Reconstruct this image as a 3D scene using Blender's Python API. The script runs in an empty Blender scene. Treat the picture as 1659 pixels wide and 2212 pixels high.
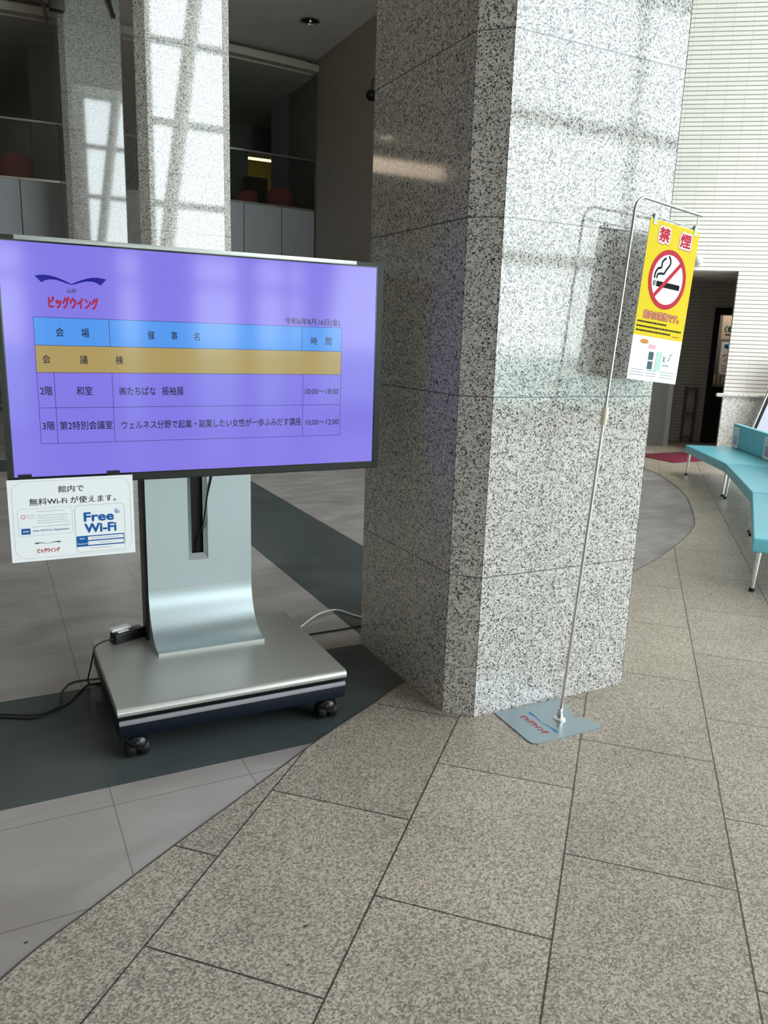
import bpy, bmesh, math, random
from mathutils import Vector, Matrix
random.seed(7)
sc = bpy.context.scene
COL = sc.collection
PI = math.pi

# ------------------------------------------------------------------ camera
# Building axes: +X runs along the screen wall, +Y into the hall, Z up; the
# viewer stands above the origin.
cam = bpy.data.cameras.new('camera')
cam.sensor_fit = 'HORIZONTAL'
cam.sensor_width = 36.0
cam.lens = 36.0 * 1685.55 / 1659.0
cam.clip_start = 0.05
cam.clip_end = 300
co = bpy.data.objects.new('camera', cam)
COL.objects.link(co)
fw = Vector((0.444, 0.869, -0.219)).normalized()
rt = Vector((0.893, -0.449, 0.031))
rt = (rt - fw * rt.dot(fw)).normalized()
up = rt.cross(fw)
m = Matrix((rt, up, -fw)).transposed().to_4x4()
m.translation = Vector((0, 0, 1.45))
co.matrix_world = m
sc.camera = co

# ------------------------------------------------------------------ light
SKY = 6.5
w = bpy.data.worlds.new('sky')
sc.world = w
w.use_nodes = True
wn, wl = w.node_tree.nodes, w.node_tree.links
bg = wn['Background']
tcw = wn.new('ShaderNodeTexCoord')
sepw = wn.new('ShaderNodeSeparateXYZ')
rampw = wn.new('ShaderNodeValToRGB')
rampw.color_ramp.elements[0].position = 0.0
rampw.color_ramp.elements[0].color = (0.88, 0.985, 1.0, 1)
rampw.color_ramp.elements[1].position = 0.8
rampw.color_ramp.elements[1].color = (0.80, 0.88, 1.0, 1)
wl.new(tcw.outputs['Generated'], sepw.inputs[0])
wl.new(sepw.outputs['Z'], rampw.inputs[0])
wl.new(rampw.outputs[0], bg.inputs['Color'])
bg.inputs['Strength'].default_value = SKY

def portal(name, loc, rot, sx, sy):
    l = bpy.data.lights.new(name, 'AREA')
    l.shape = 'RECTANGLE'
    l.size = sx
    l.size_y = sy
    l.cycles.is_portal = True
    o = bpy.data.objects.new(name, l)
    o.location = loc
    o.rotation_euler = rot
    COL.objects.link(o)
# daylight enters through the glazed front of the hall
portal('window_daylight', (7.97, -6.0, 5.6), (-PI / 2, 0, 0), 7.0, 10.8)
portal('window_daylight', (1.82, -6.0, 1.3), (-PI / 2, 0, 0), 5.2, 2.4)
portal('window_daylight', (11.5, -0.6, 5.6), (0, PI / 2, 0), 10.8, 10.6)

vs = sc.view_settings
vs.view_transform = 'Standard'
vs.look = 'None'
vs.exposure = 0.0
vs.gamma = 1.0
vs.use_curve_mapping = False

# ------------------------------------------------------------------ materials
def new_mat(name):
    m = bpy.data.materials.new(name)
    m.use_nodes = True
    return m, m.node_tree.nodes, m.node_tree.links, m.node_tree.nodes['Principled BSDF']

def plain(name, col, rough=0.5, metal=0.0, spec=None, coat=0.0, emit=0.0, noise=0.0, nscale=40):
    m, n, l, b = new_mat(name)
    b.inputs['Base Color'].default_value = (*col, 1)
    b.inputs['Roughness'].default_value = rough
    b.inputs['Metallic'].default_value = metal
    if spec is not None:
        b.inputs['Specular IOR Level'].default_value = spec
    b.inputs['Coat Weight'].default_value = coat
    if emit:
        b.inputs['Emission Color'].default_value = (*col, 1)
        b.inputs['Emission Strength'].default_value = emit
    if noise:
        tc = n.new('ShaderNodeTexCoord')
        nz = n.new('ShaderNodeTexNoise')
        nz.inputs['Scale'].default_value = nscale
        nz.inputs['Detail'].default_value = 4
        l.new(tc.outputs['Object'], nz.inputs['Vector'])
        rp = n.new('ShaderNodeValToRGB')
        rp.color_ramp.elements[0].color = (*[c * (1 - noise) for c in col], 1)
        rp.color_ramp.elements[1].color = (*[min(1, c * (1 + noise)) for c in col], 1)
        rp.color_ramp.elements[0].position = 0.3
        rp.color_ramp.elements[1].position = 0.7
        l.new(nz.outputs['Fac'], rp.inputs[0])
        l.new(rp.outputs[0], b.inputs['Base Color'])
    return m

def math_node(n, l, op, a, b=None, c=None):
    x = n.new('ShaderNodeMath')
    x.operation = op
    for i, v in enumerate((a, b, c)):
        if v is None:
            continue
        if isinstance(v, (int, float)):
            x.inputs[i].default_value = v
        else:
            l.new(v, x.inputs[i])
    return x.outputs[0]

def mix_col(n, l, fac, a, b):
    x = n.new('ShaderNodeMix')
    x.data_type = 'RGBA'
    for s, v in ((x.inputs[0], fac), (x.inputs[6], a), (x.inputs[7], b)):
        if isinstance(v, (int, float)):
            s.default_value = v
        elif isinstance(v, tuple):
            s.default_value = (*v, 1) if len(v) == 3 else v
        else:
            l.new(v, s)
    return x.outputs[2]

def ramp(n, l, fac, stops, interp='LINEAR'):
    r = n.new('ShaderNodeValToRGB')
    cr = r.color_ramp
    cr.interpolation = interp
    while len(cr.elements) > 1:
        cr.elements.remove(cr.elements[-1])
    for i, (p, c) in enumerate(stops):
        e = cr.elements[0] if i == 0 else cr.elements.new(p)
        e.position = p
        e.color = (*c, 1)
    l.new(fac, r.inputs[0])
    return r.outputs[0]

def speckle(n, l, vec, scale, stops, seedoff=0.0):
    v = n.new('ShaderNodeTexVoronoi')
    v.inputs['Scale'].default_value = scale
    l.new(vec, v.inputs['Vector'])
    s = n.new('ShaderNodeSeparateColor')
    l.new(v.outputs['Color'], s.inputs[0])
    return ramp(n, l, s.outputs[0], stops)

COURSES = [0.573, 1.25, 1.862, 2.444, 3.01, 3.61, 4.22, 4.83, 5.43, 6.03, 6.6, 7.2, 7.8, 8.4, 9.0]

def granite_polished(name, courses=(), light=(0.62, 0.595, 0.55), rough=0.06, scale=215, spec=0.6, mid=0.58, dark=0.07):
    m, n, l, b = new_mat(name)
    tc = n.new('ShaderNodeTexCoord')
    vec = tc.outputs['Object']
    # warp the coordinates so the grains are not round
    nz = n.new('ShaderNodeTexNoise')
    nz.inputs['Scale'].default_value = scale * 0.55
    l.new(vec, nz.inputs['Vector'])
    add = n.new('ShaderNodeVectorMath')
    add.operation = 'MULTIPLY_ADD'
    l.new(nz.outputs['Color'], add.inputs[0])
    add.inputs[1].default_value = (0.006,) * 3
    l.new(vec, add.inputs[2])
    g = [c * mid for c in light]
    d = [c * dark for c in light]
    c1 = speckle(n, l, add.outputs[0], scale,
                 [(0.0, d), (0.13, d), (0.20, g), (0.40, g), (0.5, light), (1.0, [min(1, c * 1.12) for c in light])])
    c2 = speckle(n, l, add.outputs[0], scale * 0.42, [(0.0, (0.70,) * 3), (0.2, (0.88,) * 3), (0.5, (1,) * 3), (1, (1.08,) * 3)])
    mx = n.new('ShaderNodeMix')
    mx.data_type = 'RGBA'
    mx.blend_type = 'MULTIPLY'
    mx.inputs[0].default_value = 1.0
    l.new(c1, mx.inputs[6])
    l.new(c2, mx.inputs[7])
    col = mx.outputs[2]
    if courses:
        sep = n.new('ShaderNodeSeparateXYZ')
        l.new(vec, sep.inputs[0])
        acc = None
        for z in courses:
            t = math_node(n, l, 'COMPARE', sep.outputs['Z'], z, 0.0022)
            acc = t if acc is None else math_node(n, l, 'MAXIMUM', acc, t)
        col = mix_col(n, l, math_node(n, l, 'MULTIPLY', acc, 0.75), col, (0.03, 0.03, 0.03))
    l.new(col, b.inputs['Base Color'])
    b.inputs['Roughness'].default_value = rough
    b.inputs['IOR'].default_value = 1.6
    b.inputs['Specular IOR Level'].default_value = spec
    return m

M = {}
M['granite'] = granite_polished('polished_granite', COURSES)
M['granite_far'] = granite_polished('polished_granite_mirror', COURSES, rough=0.035, scale=170, spec=1.0)
M['dado'] = granite_polished('dado_granite', (), light=(0.88, 0.86, 0.82), rough=0.25, scale=120, mid=0.82, dark=0.45)

def floor_granite():
    m, n, l, b = new_mat('floor_granite')
    tc = n.new('ShaderNodeTexCoord')
    vec = tc.outputs['Object']
    c1 = speckle(n, l, vec, 210, [(0.0, (0.155, 0.137, 0.113)), (0.2, (0.24, 0.212, 0.175)), (0.45, (0.335, 0.296, 0.246)), (0.7, (0.43, 0.378, 0.316)), (1, (0.555, 0.49, 0.412))])
    nz = n.new('ShaderNodeTexNoise')
    nz.inputs['Scale'].default_value = 3.0
    nz.inputs['Detail'].default_value = 5
    l.new(vec, nz.inputs['Vector'])
    t = ramp(n, l, nz.outputs['Fac'], [(0.3, (0.86, 0.84, 0.80)), (0.7, (1.04, 1.02, 0.98))])
    mx = n.new('ShaderNodeMix')
    mx.data_type = 'RGBA'
    mx.blend_type = 'MULTIPLY'
    mx.inputs[0].default_value = 1.0
    l.new(c1, mx.inputs[6])
    l.new(t, mx.inputs[7])
    # joints: running bond of 0.705 x 0.466 slabs laid at 45.8 degrees
    a = math.radians(45.78)
    sep = n.new('ShaderNodeSeparateXYZ')
    l.new(vec, sep.inputs[0])
    x, y = sep.outputs['X'], sep.outputs['Y']
    u = math_node(n, l, 'ADD', math_node(n, l, 'MULTIPLY', x, math.cos(a)), math_node(n, l, 'MULTIPLY', y, math.sin(a)))
    v = math_node(n, l, 'SUBTRACT', math_node(n, l, 'MULTIPLY', x, math.sin(a)), math_node(n, l, 'MULTIPLY', y, math.cos(a)))
    u = math_node(n, l, 'ADD', u, -0.311 - 0.3525 + 0.705 * 40)
    v = math_node(n, l, 'ADD', v, 0.525 + 0.4657 * 40)
    cmb = n.new('ShaderNodeCombineXYZ')
    l.new(u, cmb.inputs[0])
    l.new(v, cmb.inputs[1])
    br = n.new('ShaderNodeTexBrick')
    br.offset = 0.5
    br.inputs['Scale'].default_value = 1.0
    br.inputs['Brick Width'].default_value = 0.705
    br.inputs['Row Height'].default_value = 0.4657
    br.inputs['Mortar Size'].default_value = 0.0026
    br.inputs['Mortar Smooth'].default_value = 0.0
    br.inputs['Color1'].default_value = (0.9, 0.9, 0.9, 1)
    br.inputs['Color2'].default_value = (1.06, 1.06, 1.05, 1)
    br.inputs['Mortar'].default_value = (0.16, 0.16, 0.15, 1)
    l.new(cmb.outputs[0], br.inputs['Vector'])
    m2 = n.new('ShaderNodeMix')
    m2.data_type = 'RGBA'
    m2.blend_type = 'MULTIPLY'
    m2.inputs[0].default_value = 1.0
    l.new(mx.outputs[2], m2.inputs[6])
    l.new(br.outputs['Color'], m2.inputs[7])
    l.new(m2.outputs[2], b.inputs['Base Color'])
    b.inputs['Roughness'].default_value = 0.42
    b.inputs['Specular IOR Level'].default_value = 0.4
    bp = n.new('ShaderNodeBump')
    bp.inputs['Strength'].default_value = 0.25
    bp.inputs['Distance'].default_value = 0.001
    l.new(c1, bp.inputs['Height'])
    l.new(bp.outputs[0], b.inputs['Normal'])
    return m
M['floor_granite'] = floor_granite()

def floor_tile():
    m, n, l, b = new_mat('floor_tile')
    tc = n.new('ShaderNodeTexCoord')
    vec = tc.outputs['Object']
    mp = n.new('ShaderNodeMapping')
    mp.inputs['Scale'].default_value = (1.0, 1.9, 1.0)
    l.new(vec, mp.inputs['Vector'])
    nz = n.new('ShaderNodeTexNoise')
    nz.inputs['Scale'].default_value = 1.6
    nz.inputs['Detail'].default_value = 6
    nz.inputs['Distortion'].default_value = 0.8
    l.new(mp.outputs[0], nz.inputs['Vector'])
    light = ramp(n, l, nz.outputs['Fac'], [(0.28, (0.285, 0.255, 0.237)), (0.5, (0.36, 0.328, 0.308)), (0.72, (0.43, 0.402, 0.382))])
    dark = ramp(n, l, nz.outputs['Fac'], [(0.25, (0.058, 0.072, 0.072)), (0.75, (0.092, 0.106, 0.106))])
    sep = n.new('ShaderNodeSeparateXYZ')
    l.new(vec, sep.inputs[0])
    x, y = sep.outputs['X'], sep.outputs['Y']
    s1 = math_node(n, l, 'COMPARE', math_node(n, l, 'WRAP', y, 5.93, -0.335), 2.80, 0.392)
    s2 = math_node(n, l, 'COMPARE', x, 1.94, 0.365)
    stripe = math_node(n, l, 'MAXIMUM', s1, s2)
    gx = math_node(n, l, 'ABSOLUTE', math_node(n, l, 'SUBTRACT', math_node(n, l, 'MODULO', math_node(n, l, 'ADD', x, 100.0 * 0.44 - 0.263 + 0.22), 0.44), 0.22))
    gy = math_node(n, l, 'ABSOLUTE', math_node(n, l, 'SUBTRACT', math_node(n, l, 'MODULO', math_node(n, l, 'ADD', y, 100.0 * 0.44 - 2.30 + 0.22), 0.44), 0.22))
    j = math_node(n, l, 'LESS_THAN', math_node(n, l, 'MINIMUM', gx, gy), 0.0022)
    col = mix_col(n, l, stripe, light, dark)
    col = mix_col(n, l, math_node(n, l, 'MULTIPLY', j, 0.45), col, (0.06, 0.055, 0.05))
    l.new(col, b.inputs['Base Color'])
    r = ramp(n, l, nz.outputs['Fac'], [(0.3, (0.16,) * 3), (0.7, (0.26,) * 3)])
    l.new(r, b.inputs['Roughness'])
    b.inputs['Specular IOR Level'].default_value = 0.75
    return m
M['floor_tile'] = floor_tile()

def wall_tile(name, col, mortar, bump=0.6, rough=0.5):
    """Narrow ribbed wall tiles, 0.232 x 0.0515 m, read in the wall's own X-Z plane."""
    m, n, l, b = new_mat(name)
    tc = n.new('ShaderNodeTexCoord')
    sep = n.new('ShaderNodeSeparateXYZ')
    l.new(tc.outputs['Object'], sep.inputs[0])
    hx = math_node(n, l, 'MODULO', math_node(n, l, 'ADD', math_node(n, l, 'ADD', sep.outputs['X'], sep.outputs['Y']), 116.0), 0.232)
    hz = math_node(n, l, 'MODULO', math_node(n, l, 'ADD', sep.outputs['Z'], 5.15), 0.0515)
    dx = math_node(n, l, 'MINIMUM', hx, math_node(n, l, 'SUBTRACT', 0.232, hx))
    jz = ramp(n, l, math_node(n, l, 'DIVIDE', hz, 0.0515), [(0.0, (1,) * 3), (0.13, (1,) * 3), (0.24, (0,) * 3), (0.96, (0,) * 3), (1.0, (1,) * 3)])
    jx = math_node(n, l, 'MULTIPLY', math_node(n, l, 'LESS_THAN', dx, 0.0026), 0.45)
    wn_ = n.new('ShaderNodeTexWhiteNoise')
    cell = n.new('ShaderNodeCombineXYZ')
    l.new(math_node(n, l, 'FLOOR', math_node(n, l, 'DIVIDE', math_node(n, l, 'ADD', math_node(n, l, 'ADD', sep.outputs['X'], sep.outputs['Y']), 116.0), 0.232)), cell.inputs[0])
    l.new(math_node(n, l, 'FLOOR', math_node(n, l, 'DIVIDE', math_node(n, l, 'ADD', sep.outputs['Z'], 5.15), 0.0515)), cell.inputs[1])
    l.new(cell.outputs[0], wn_.inputs['Vector'])
    tone = ramp(n, l, wn_.outputs['Value'], [(0.0, tuple(c * 0.96 for c in col)), (1.0, tuple(min(1, c * 1.03) for c in col))])
    fac = math_node(n, l, 'MAXIMUM', jz, jx)
    l.new(mix_col(n, l, fac, tone, mortar), b.inputs['Base Color'])
    b.inputs['Roughness'].default_value = rough
    bp = n.new('ShaderNodeBump')
    bp.invert = True
    bp.inputs['Strength'].default_value = bump
    bp.inputs['Distance'].default_value = 0.006
    l.new(fac, bp.inputs['Height'])
    l.new(bp.outputs[0], b.inputs['Normal'])
    return m
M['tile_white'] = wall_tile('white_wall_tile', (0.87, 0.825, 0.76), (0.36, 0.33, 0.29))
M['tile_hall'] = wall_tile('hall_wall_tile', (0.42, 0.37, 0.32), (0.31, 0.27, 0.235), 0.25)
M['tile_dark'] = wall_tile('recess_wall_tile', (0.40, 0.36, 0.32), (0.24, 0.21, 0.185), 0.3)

M['plaster'] = plain('ceiling_paint', (0.86, 0.79, 0.73), 0.8)
M['gallery_ceiling'] = plain('gallery_ceiling_paint', (0.55, 0.56, 0.51), 0.8)
M['cream'] = plain('cream_beam_paint', (0.62, 0.57, 0.49), 0.7)
M['dark_wall'] = plain('dark_wall_paint', (0.22, 0.21, 0.20), 0.7)
M['pier'] = plain('pier_paint', (0.30, 0.28, 0.24), 0.7)
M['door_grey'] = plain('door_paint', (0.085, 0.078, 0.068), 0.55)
M['blue_wall'] = plain('slate_wall_paint', (0.34, 0.36, 0.40), 0.7)
M['panel_white'] = plain('white_enamel_panel', (0.40, 0.405, 0.43), 0.35)
M['joint_dark'] = plain('dark_joint', (0.05, 0.05, 0.05), 0.8)
M['steel'] = plain('brushed_steel', (0.44, 0.47, 0.47), 0.25, 1.0)
M['chrome'] = plain('chrome', (0.78, 0.78, 0.78), 0.12, 1.0)
M['bronze'] = plain('dark_bronze_steel', (0.05, 0.045, 0.03), 0.45, 0.3)
M['mullion'] = plain('window_frame_metal', (0.30, 0.31, 0.32), 0.5, 0.2)
M['silver'] = plain('silver_paint', (0.60, 0.70, 0.72), 0.32, 0.6)
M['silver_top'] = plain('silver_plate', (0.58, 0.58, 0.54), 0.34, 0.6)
M['navy'] = plain('dark_navy_paint', (0.004, 0.008, 0.015), 0.45, spec=0.2)
M['black'] = plain('black_plastic', (0.008, 0.008, 0.009), 0.4, spec=0.3)
M['black_gloss'] = plain('black_gloss', (0.008, 0.008, 0.01), 0.12)
M['rubber'] = plain('black_rubber', (0.008, 0.008, 0.009), 0.5, spec=0.3)
M['bezel'] = plain('bezel_metal', (0.022, 0.024, 0.02), 0.3, 0.3, spec=0.4)
M['edge_highlight'] = plain('edge_highlight_metal', (0.62, 0.66, 0.63), 0.35, 0.5)  # highlights on edges and rims, painted as a lighter metal
M['plate'] = plain('steel_plate', (0.34, 0.42, 0.44), 0.32, 0.9)
M['grey_trim'] = plain('grey_trim', (0.30, 0.29, 0.31), 0.45)
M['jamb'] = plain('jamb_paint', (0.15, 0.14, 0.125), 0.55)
M['white_plastic'] = plain('white_plastic', (0.80, 0.80, 0.78), 0.4)
M['paper'] = plain('white_paper', (0.90, 0.93, 0.93), 0.45, spec=0.3)
M['teal'] = plain('teal_vinyl', (0.16, 0.56, 0.67), 0.34, noise=0.05, nscale=6)
M['red_mat'] = plain('red_carpet', (0.15, 0.003, 0.022), 0.95, noise=0.35, nscale=90)
M['red_chair'] = plain('red_upholstery', (0.40, 0.06, 0.06), 0.7)
M['brown_wood'] = plain('red_brown_wood', (0.11, 0.055, 0.045), 0.4)
M['concrete'] = plain('lawn', (0.27, 0.40, 0.34), 0.9)
M['leaf'] = plain('hedge_leaf', (0.07, 0.12, 0.04), 0.7, noise=0.5, nscale=12)
M['yellow_wall'] = plain('yellow_wall_paint', (0.62, 0.52, 0.10), 0.6)
M['lamp_warm'] = plain('lamp_warm', (1.0, 0.85, 0.40), 0.5, emit=3.0)
M['lamp_band'] = plain('lamp_band', (1.0, 0.80, 0.62), 0.5, emit=2.6)
M['lamp_white'] = plain('lamp_diffuser', (1.0, 0.86, 0.70), 0.5, emit=5.0)
M['board_lavender'] = plain('board_face', (0.55, 0.57, 0.68), 0.3)
M['beige'] = plain('beige_board', (0.62, 0.55, 0.46), 0.5)
M['cream_plastic'] = plain('cream_plastic', (0.72, 0.68, 0.50), 0.4)
M['glass'] = None
def glass():
    m, n, l, b = new_mat('balustrade_glass')
    n.remove(b)
    out = n['Material Output']
    tr = n.new('ShaderNodeBsdfTransparent')
    tr.inputs[0].default_value = (0.80, 0.86, 0.84, 1)
    gl = n.new('ShaderNodeBsdfGlossy')
    gl.inputs['Roughness'].default_value = 0.02
    fr = n.new('ShaderNodeFresnel')
    fr.inputs[0].default_value = 1.5
    mx = n.new('ShaderNodeMixShader')
    l.new(fr.outputs[0], mx.inputs[0])
    l.new(tr.outputs[0], mx.inputs[1])
    l.new(gl.outputs[0], mx.inputs[2])
    l.new(mx.outputs[0], out.inputs['Surface'])
    return m
M['glass'] = glass()

def screen_mat(name, col, strength=1.0):
    m, n, l, b = new_mat(name)
    b.inputs['Base Color'].default_value = (0.01, 0.01, 0.012, 1)
    b.inputs['Roughness'].default_value = 0.09
    b.inputs['Specular IOR Level'].default_value = 0.5
    b.inputs['Emission Color'].default_value = (*col, 1)
    b.inputs['Emission Strength'].default_value = strength
    return m
S_BG = screen_mat('screen_violet', (0.215, 0.18, 0.76))
S_BLUE = screen_mat('screen_sky_blue', (0.075, 0.30, 0.83))
S_GOLD = screen_mat('screen_gold', (0.40, 0.30, 0.10))
S_NAVY = screen_mat('screen_navy', (0.004, 0.003, 0.25))
S_RED = screen_mat('screen_red', (0.36, 0.012, 0.06))
S_TEXT = screen_mat('screen_text', (0.006, 0.006, 0.03))
S_LINE = screen_mat('screen_line', (0.03, 0.025, 0.16))

INK_BLACK = plain('ink_black', (0.008, 0.01, 0.011), 0.7, spec=0.05)
INK_BLUE = plain('ink_blue', (0.008, 0.11, 0.38), 0.6, spec=0.15)
INK_LBLUE = plain('ink_light_blue', (0.30, 0.52, 0.66), 0.6, spec=0.15)
INK_GREY = plain('ink_grey', (0.40, 0.42, 0.46), 0.6, spec=0.15)
INK_LILAC = plain('ink_lilac', (0.60, 0.54, 0.68), 0.6, spec=0.15)
INK_RED = plain('ink_red', (0.52, 0.02, 0.05), 0.6, spec=0.15)
INK_CRIMSON = plain('ink_crimson', (0.50, 0.006, 0.03), 0.6, spec=0.15)
INK_YELLOW = plain('ink_yellow', (0.74, 0.56, 0.0), 0.6, spec=0.15)
INK_WHITE = plain('ink_white', (0.86, 0.87, 0.88), 0.6, spec=0.15)
INK_SLATE = plain('ink_slate', (0.06, 0.11, 0.13), 0.6, spec=0.15)
INK_GREEN = plain('ink_pale_green', (0.45, 0.68, 0.58), 0.6, spec=0.15)
INK_DGREEN = plain('ink_dark_green', (0.01, 0.09, 0.05), 0.6, spec=0.15)
INK_ORANGE = plain('ink_orange', (0.62, 0.24, 0.06), 0.6, spec=0.15)
INK_PINK = plain('ink_pink', (0.72, 0.42, 0.52), 0.6, spec=0.15)
INK_BROWN = plain('ink_red_brown', (0.36, 0.05, 0.03), 0.6, spec=0.15)
INK_TAN = plain('ink_pale_orange', (0.75, 0.40, 0.22), 0.6, spec=0.15)
INK_MBLUE = plain('ink_mid_blue', (0.02, 0.16, 0.40), 0.6, spec=0.15)

# ------------------------------------------------------------------ mesh builder
class MB:
    def __init__(self, origin=(0, 0, 0)):
        self.v, self.f, self.mi, self.sm = [], [], [], []
        self.mats = []
        self.o = Vector(origin)

    def mid(self, mat):
        if mat not in self.mats:
            self.mats.append(mat)
        return self.mats.index(mat)

    def add(self, vs, fs, mat, smooth=False, M4=None):
        b = len(self.v)
        for p in vs:
            p = Vector(p)
            if M4 is not None:
                p = M4 @ p
            self.v.append(p)
        i = self.mid(mat)
        for f in fs:
            self.f.append([b + k for k in f])
            self.mi.append(i)
            self.sm.append(smooth)
        return self

    def box(self, a, b, mat, M4=None, bev=0.0, seg=2):
        a, b = Vector(a), Vector(b)
        bm = bmesh.new()
        bmesh.ops.create_cube(bm, size=1)
        for v in bm.verts:
            v.co = Vector([(a[i] + b[i]) / 2 + v.co[i] * (b[i] - a[i]) for i in range(3)])
        if bev:
            bmesh.ops.bevel(bm, geom=bm.edges[:], offset=bev, segments=seg, affect='EDGES', profile=0.5)
        self.bm(bm, mat, bool(bev), M4)
        return self

    def bm(self, bm, mat, smooth=False, M4=None):
        bm.verts.index_update()
        self.add([v.co.copy() for v in bm.verts], [[v.index for v in f.verts] for f in bm.faces], mat, smooth, M4)
        bm.free()

    def prism(self, poly, z0, z1, mat, M4=None, smooth=False):
        n = len(poly)
        vs = [(x, y, z0) for x, y in poly] + [(x, y, z1) for x, y in poly]
        fs = [list(range(n))[::-1], list(range(n, 2 * n))]
        self.add(vs, fs, mat, False, M4)
        b = [[i, (i + 1) % n, n + (i + 1) % n, n + i] for i in range(n)]
        self.add(vs, b, mat, smooth, M4)
        return self

    def tube(self, pts, r, mat, n=10, cap=True, M4=None):
        pts = [Vector(p) for p in pts]
        rs = r if isinstance(r, (list, tuple)) else [r] * len(pts)
        t0 = (pts[1] - pts[0]).normalized()
        ref = Vector((0, 0, 1)) if abs(t0.z) < 0.9 else Vector((1, 0, 0))
        nx = t0.cross(ref).normalized()
        vs, fs = [], []
        for i, p in enumerate(pts):
            if i == 0:
                t = t0
            elif i == len(pts) - 1:
                t = (pts[i] - pts[i - 1]).normalized()
            else:
                t = ((pts[i] - pts[i - 1]).normalized() + (pts[i + 1] - pts[i]).normalized()).normalized()
            nx = (nx - t * nx.dot(t)).normalized()
            ny = t.cross(nx)
            for k in range(n):
                a = 2 * PI * k / n
                vs.append(p + (nx * math.cos(a) + ny * math.sin(a)) * rs[i])
        for i in range(len(pts) - 1):
            for k in range(n):
                fs.append([i * n + k, i * n + (k + 1) % n, (i + 1) * n + (k + 1) % n, (i + 1) * n + k])
        self.add(vs, fs, mat, True, M4)
        if cap:
            e = (len(pts) - 1) * n
            self.add(vs, [list(range(n))[::-1], [e + k for k in range(n)]], mat, False, M4)
        return self

    def lathe(self, prof, mat, n=24, M4=None, smooth=True):
        vs, fs = [], []
        for r, z in prof:
            for k in range(n):
                a = 2 * PI * k / n
                vs.append((r * math.cos(a), r * math.sin(a), z))
        for i in range(len(prof) - 1):
            for k in range(n):
                fs.append([i * n + k, i * n + (k + 1) % n, (i + 1) * n + (k + 1) % n, (i + 1) * n + k])
        fs.append(list(range(n))[::-1])
        fs.append([(len(prof) - 1) * n + k for k in range(n)])
        self.add(vs, fs, mat, smooth, M4)
        return self

    def build(self, name, parent=None, loc=None, rot=None):
        me = bpy.data.meshes.new(name)
        me.from_pydata([p - self.o for p in self.v], [], self.f)
        for mt in self.mats:
            me.materials.append(mt)
        me.polygons.foreach_set('material_index', self.mi)
        me.polygons.foreach_set('use_smooth', self.sm)
        me.update()
        bm = bmesh.new()
        bm.from_mesh(me)
        bmesh.ops.remove_doubles(bm, verts=bm.verts, dist=1e-6)
        bmesh.ops.recalc_face_normals(bm, faces=bm.faces)
        bm.to_mesh(me)
        bm.free()
        if any(self.sm):
            try:
                me.set_sharp_from_angle(angle=math.radians(40))
            except Exception:
                pass
        o = bpy.data.objects.new(name, me)
        COL.objects.link(o)
        if parent is not None:
            o.parent = parent
        if loc is not None:
            o.location = loc
        if rot is not None:
            o.rotation_euler = rot
        return o

def tag(o, label, cat, group=None, kind=None):
    o['label'] = label
    o['category'] = cat
    if group:
        o['group'] = group
    if kind:
        o['kind'] = kind
    return o

def struct(o, label, cat):
    return tag(o, label, cat, kind='structure')

def thing(name, label, cat, loc=(0, 0, 0), rotz=0.0, group=None):
    o = bpy.data.objects.new(name, None)
    o.empty_display_size = 0.1
    COL.objects.link(o)
    o.location = loc
    o.rotation_euler = (0, 0, rotz)
    return tag(o, label, cat, group)

def copy_tree(o, parent=None):
    c = o.copy()
    COL.objects.link(c)
    if parent is not None:
        c.parent = parent
    for ch in list(o.children):
        copy_tree(ch, c)
    return c

# ------------------------------------------------------------------ lettering
def glyphs(s, bold=0.0, res=3):
    cu = bpy.data.curves.new('lettering', 'FONT')
    cu.body = s
    cu.size = 1.0
    cu.offset = bold
    cu.resolution_u = res
    ob = bpy.data.objects.new('lettering', cu)
    COL.objects.link(ob)
    dg = bpy.context.evaluated_depsgraph_get()
    me = bpy.data.meshes.new_from_object(ob.evaluated_get(dg))
    vs = [v.co.copy() for v in me.vertices]
    fs = [list(p.vertices) for p in me.polygons]
    bpy.data.objects.remove(ob)
    bpy.data.curves.remove(cu)
    bpy.data.meshes.remove(me)
    return vs, fs

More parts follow.
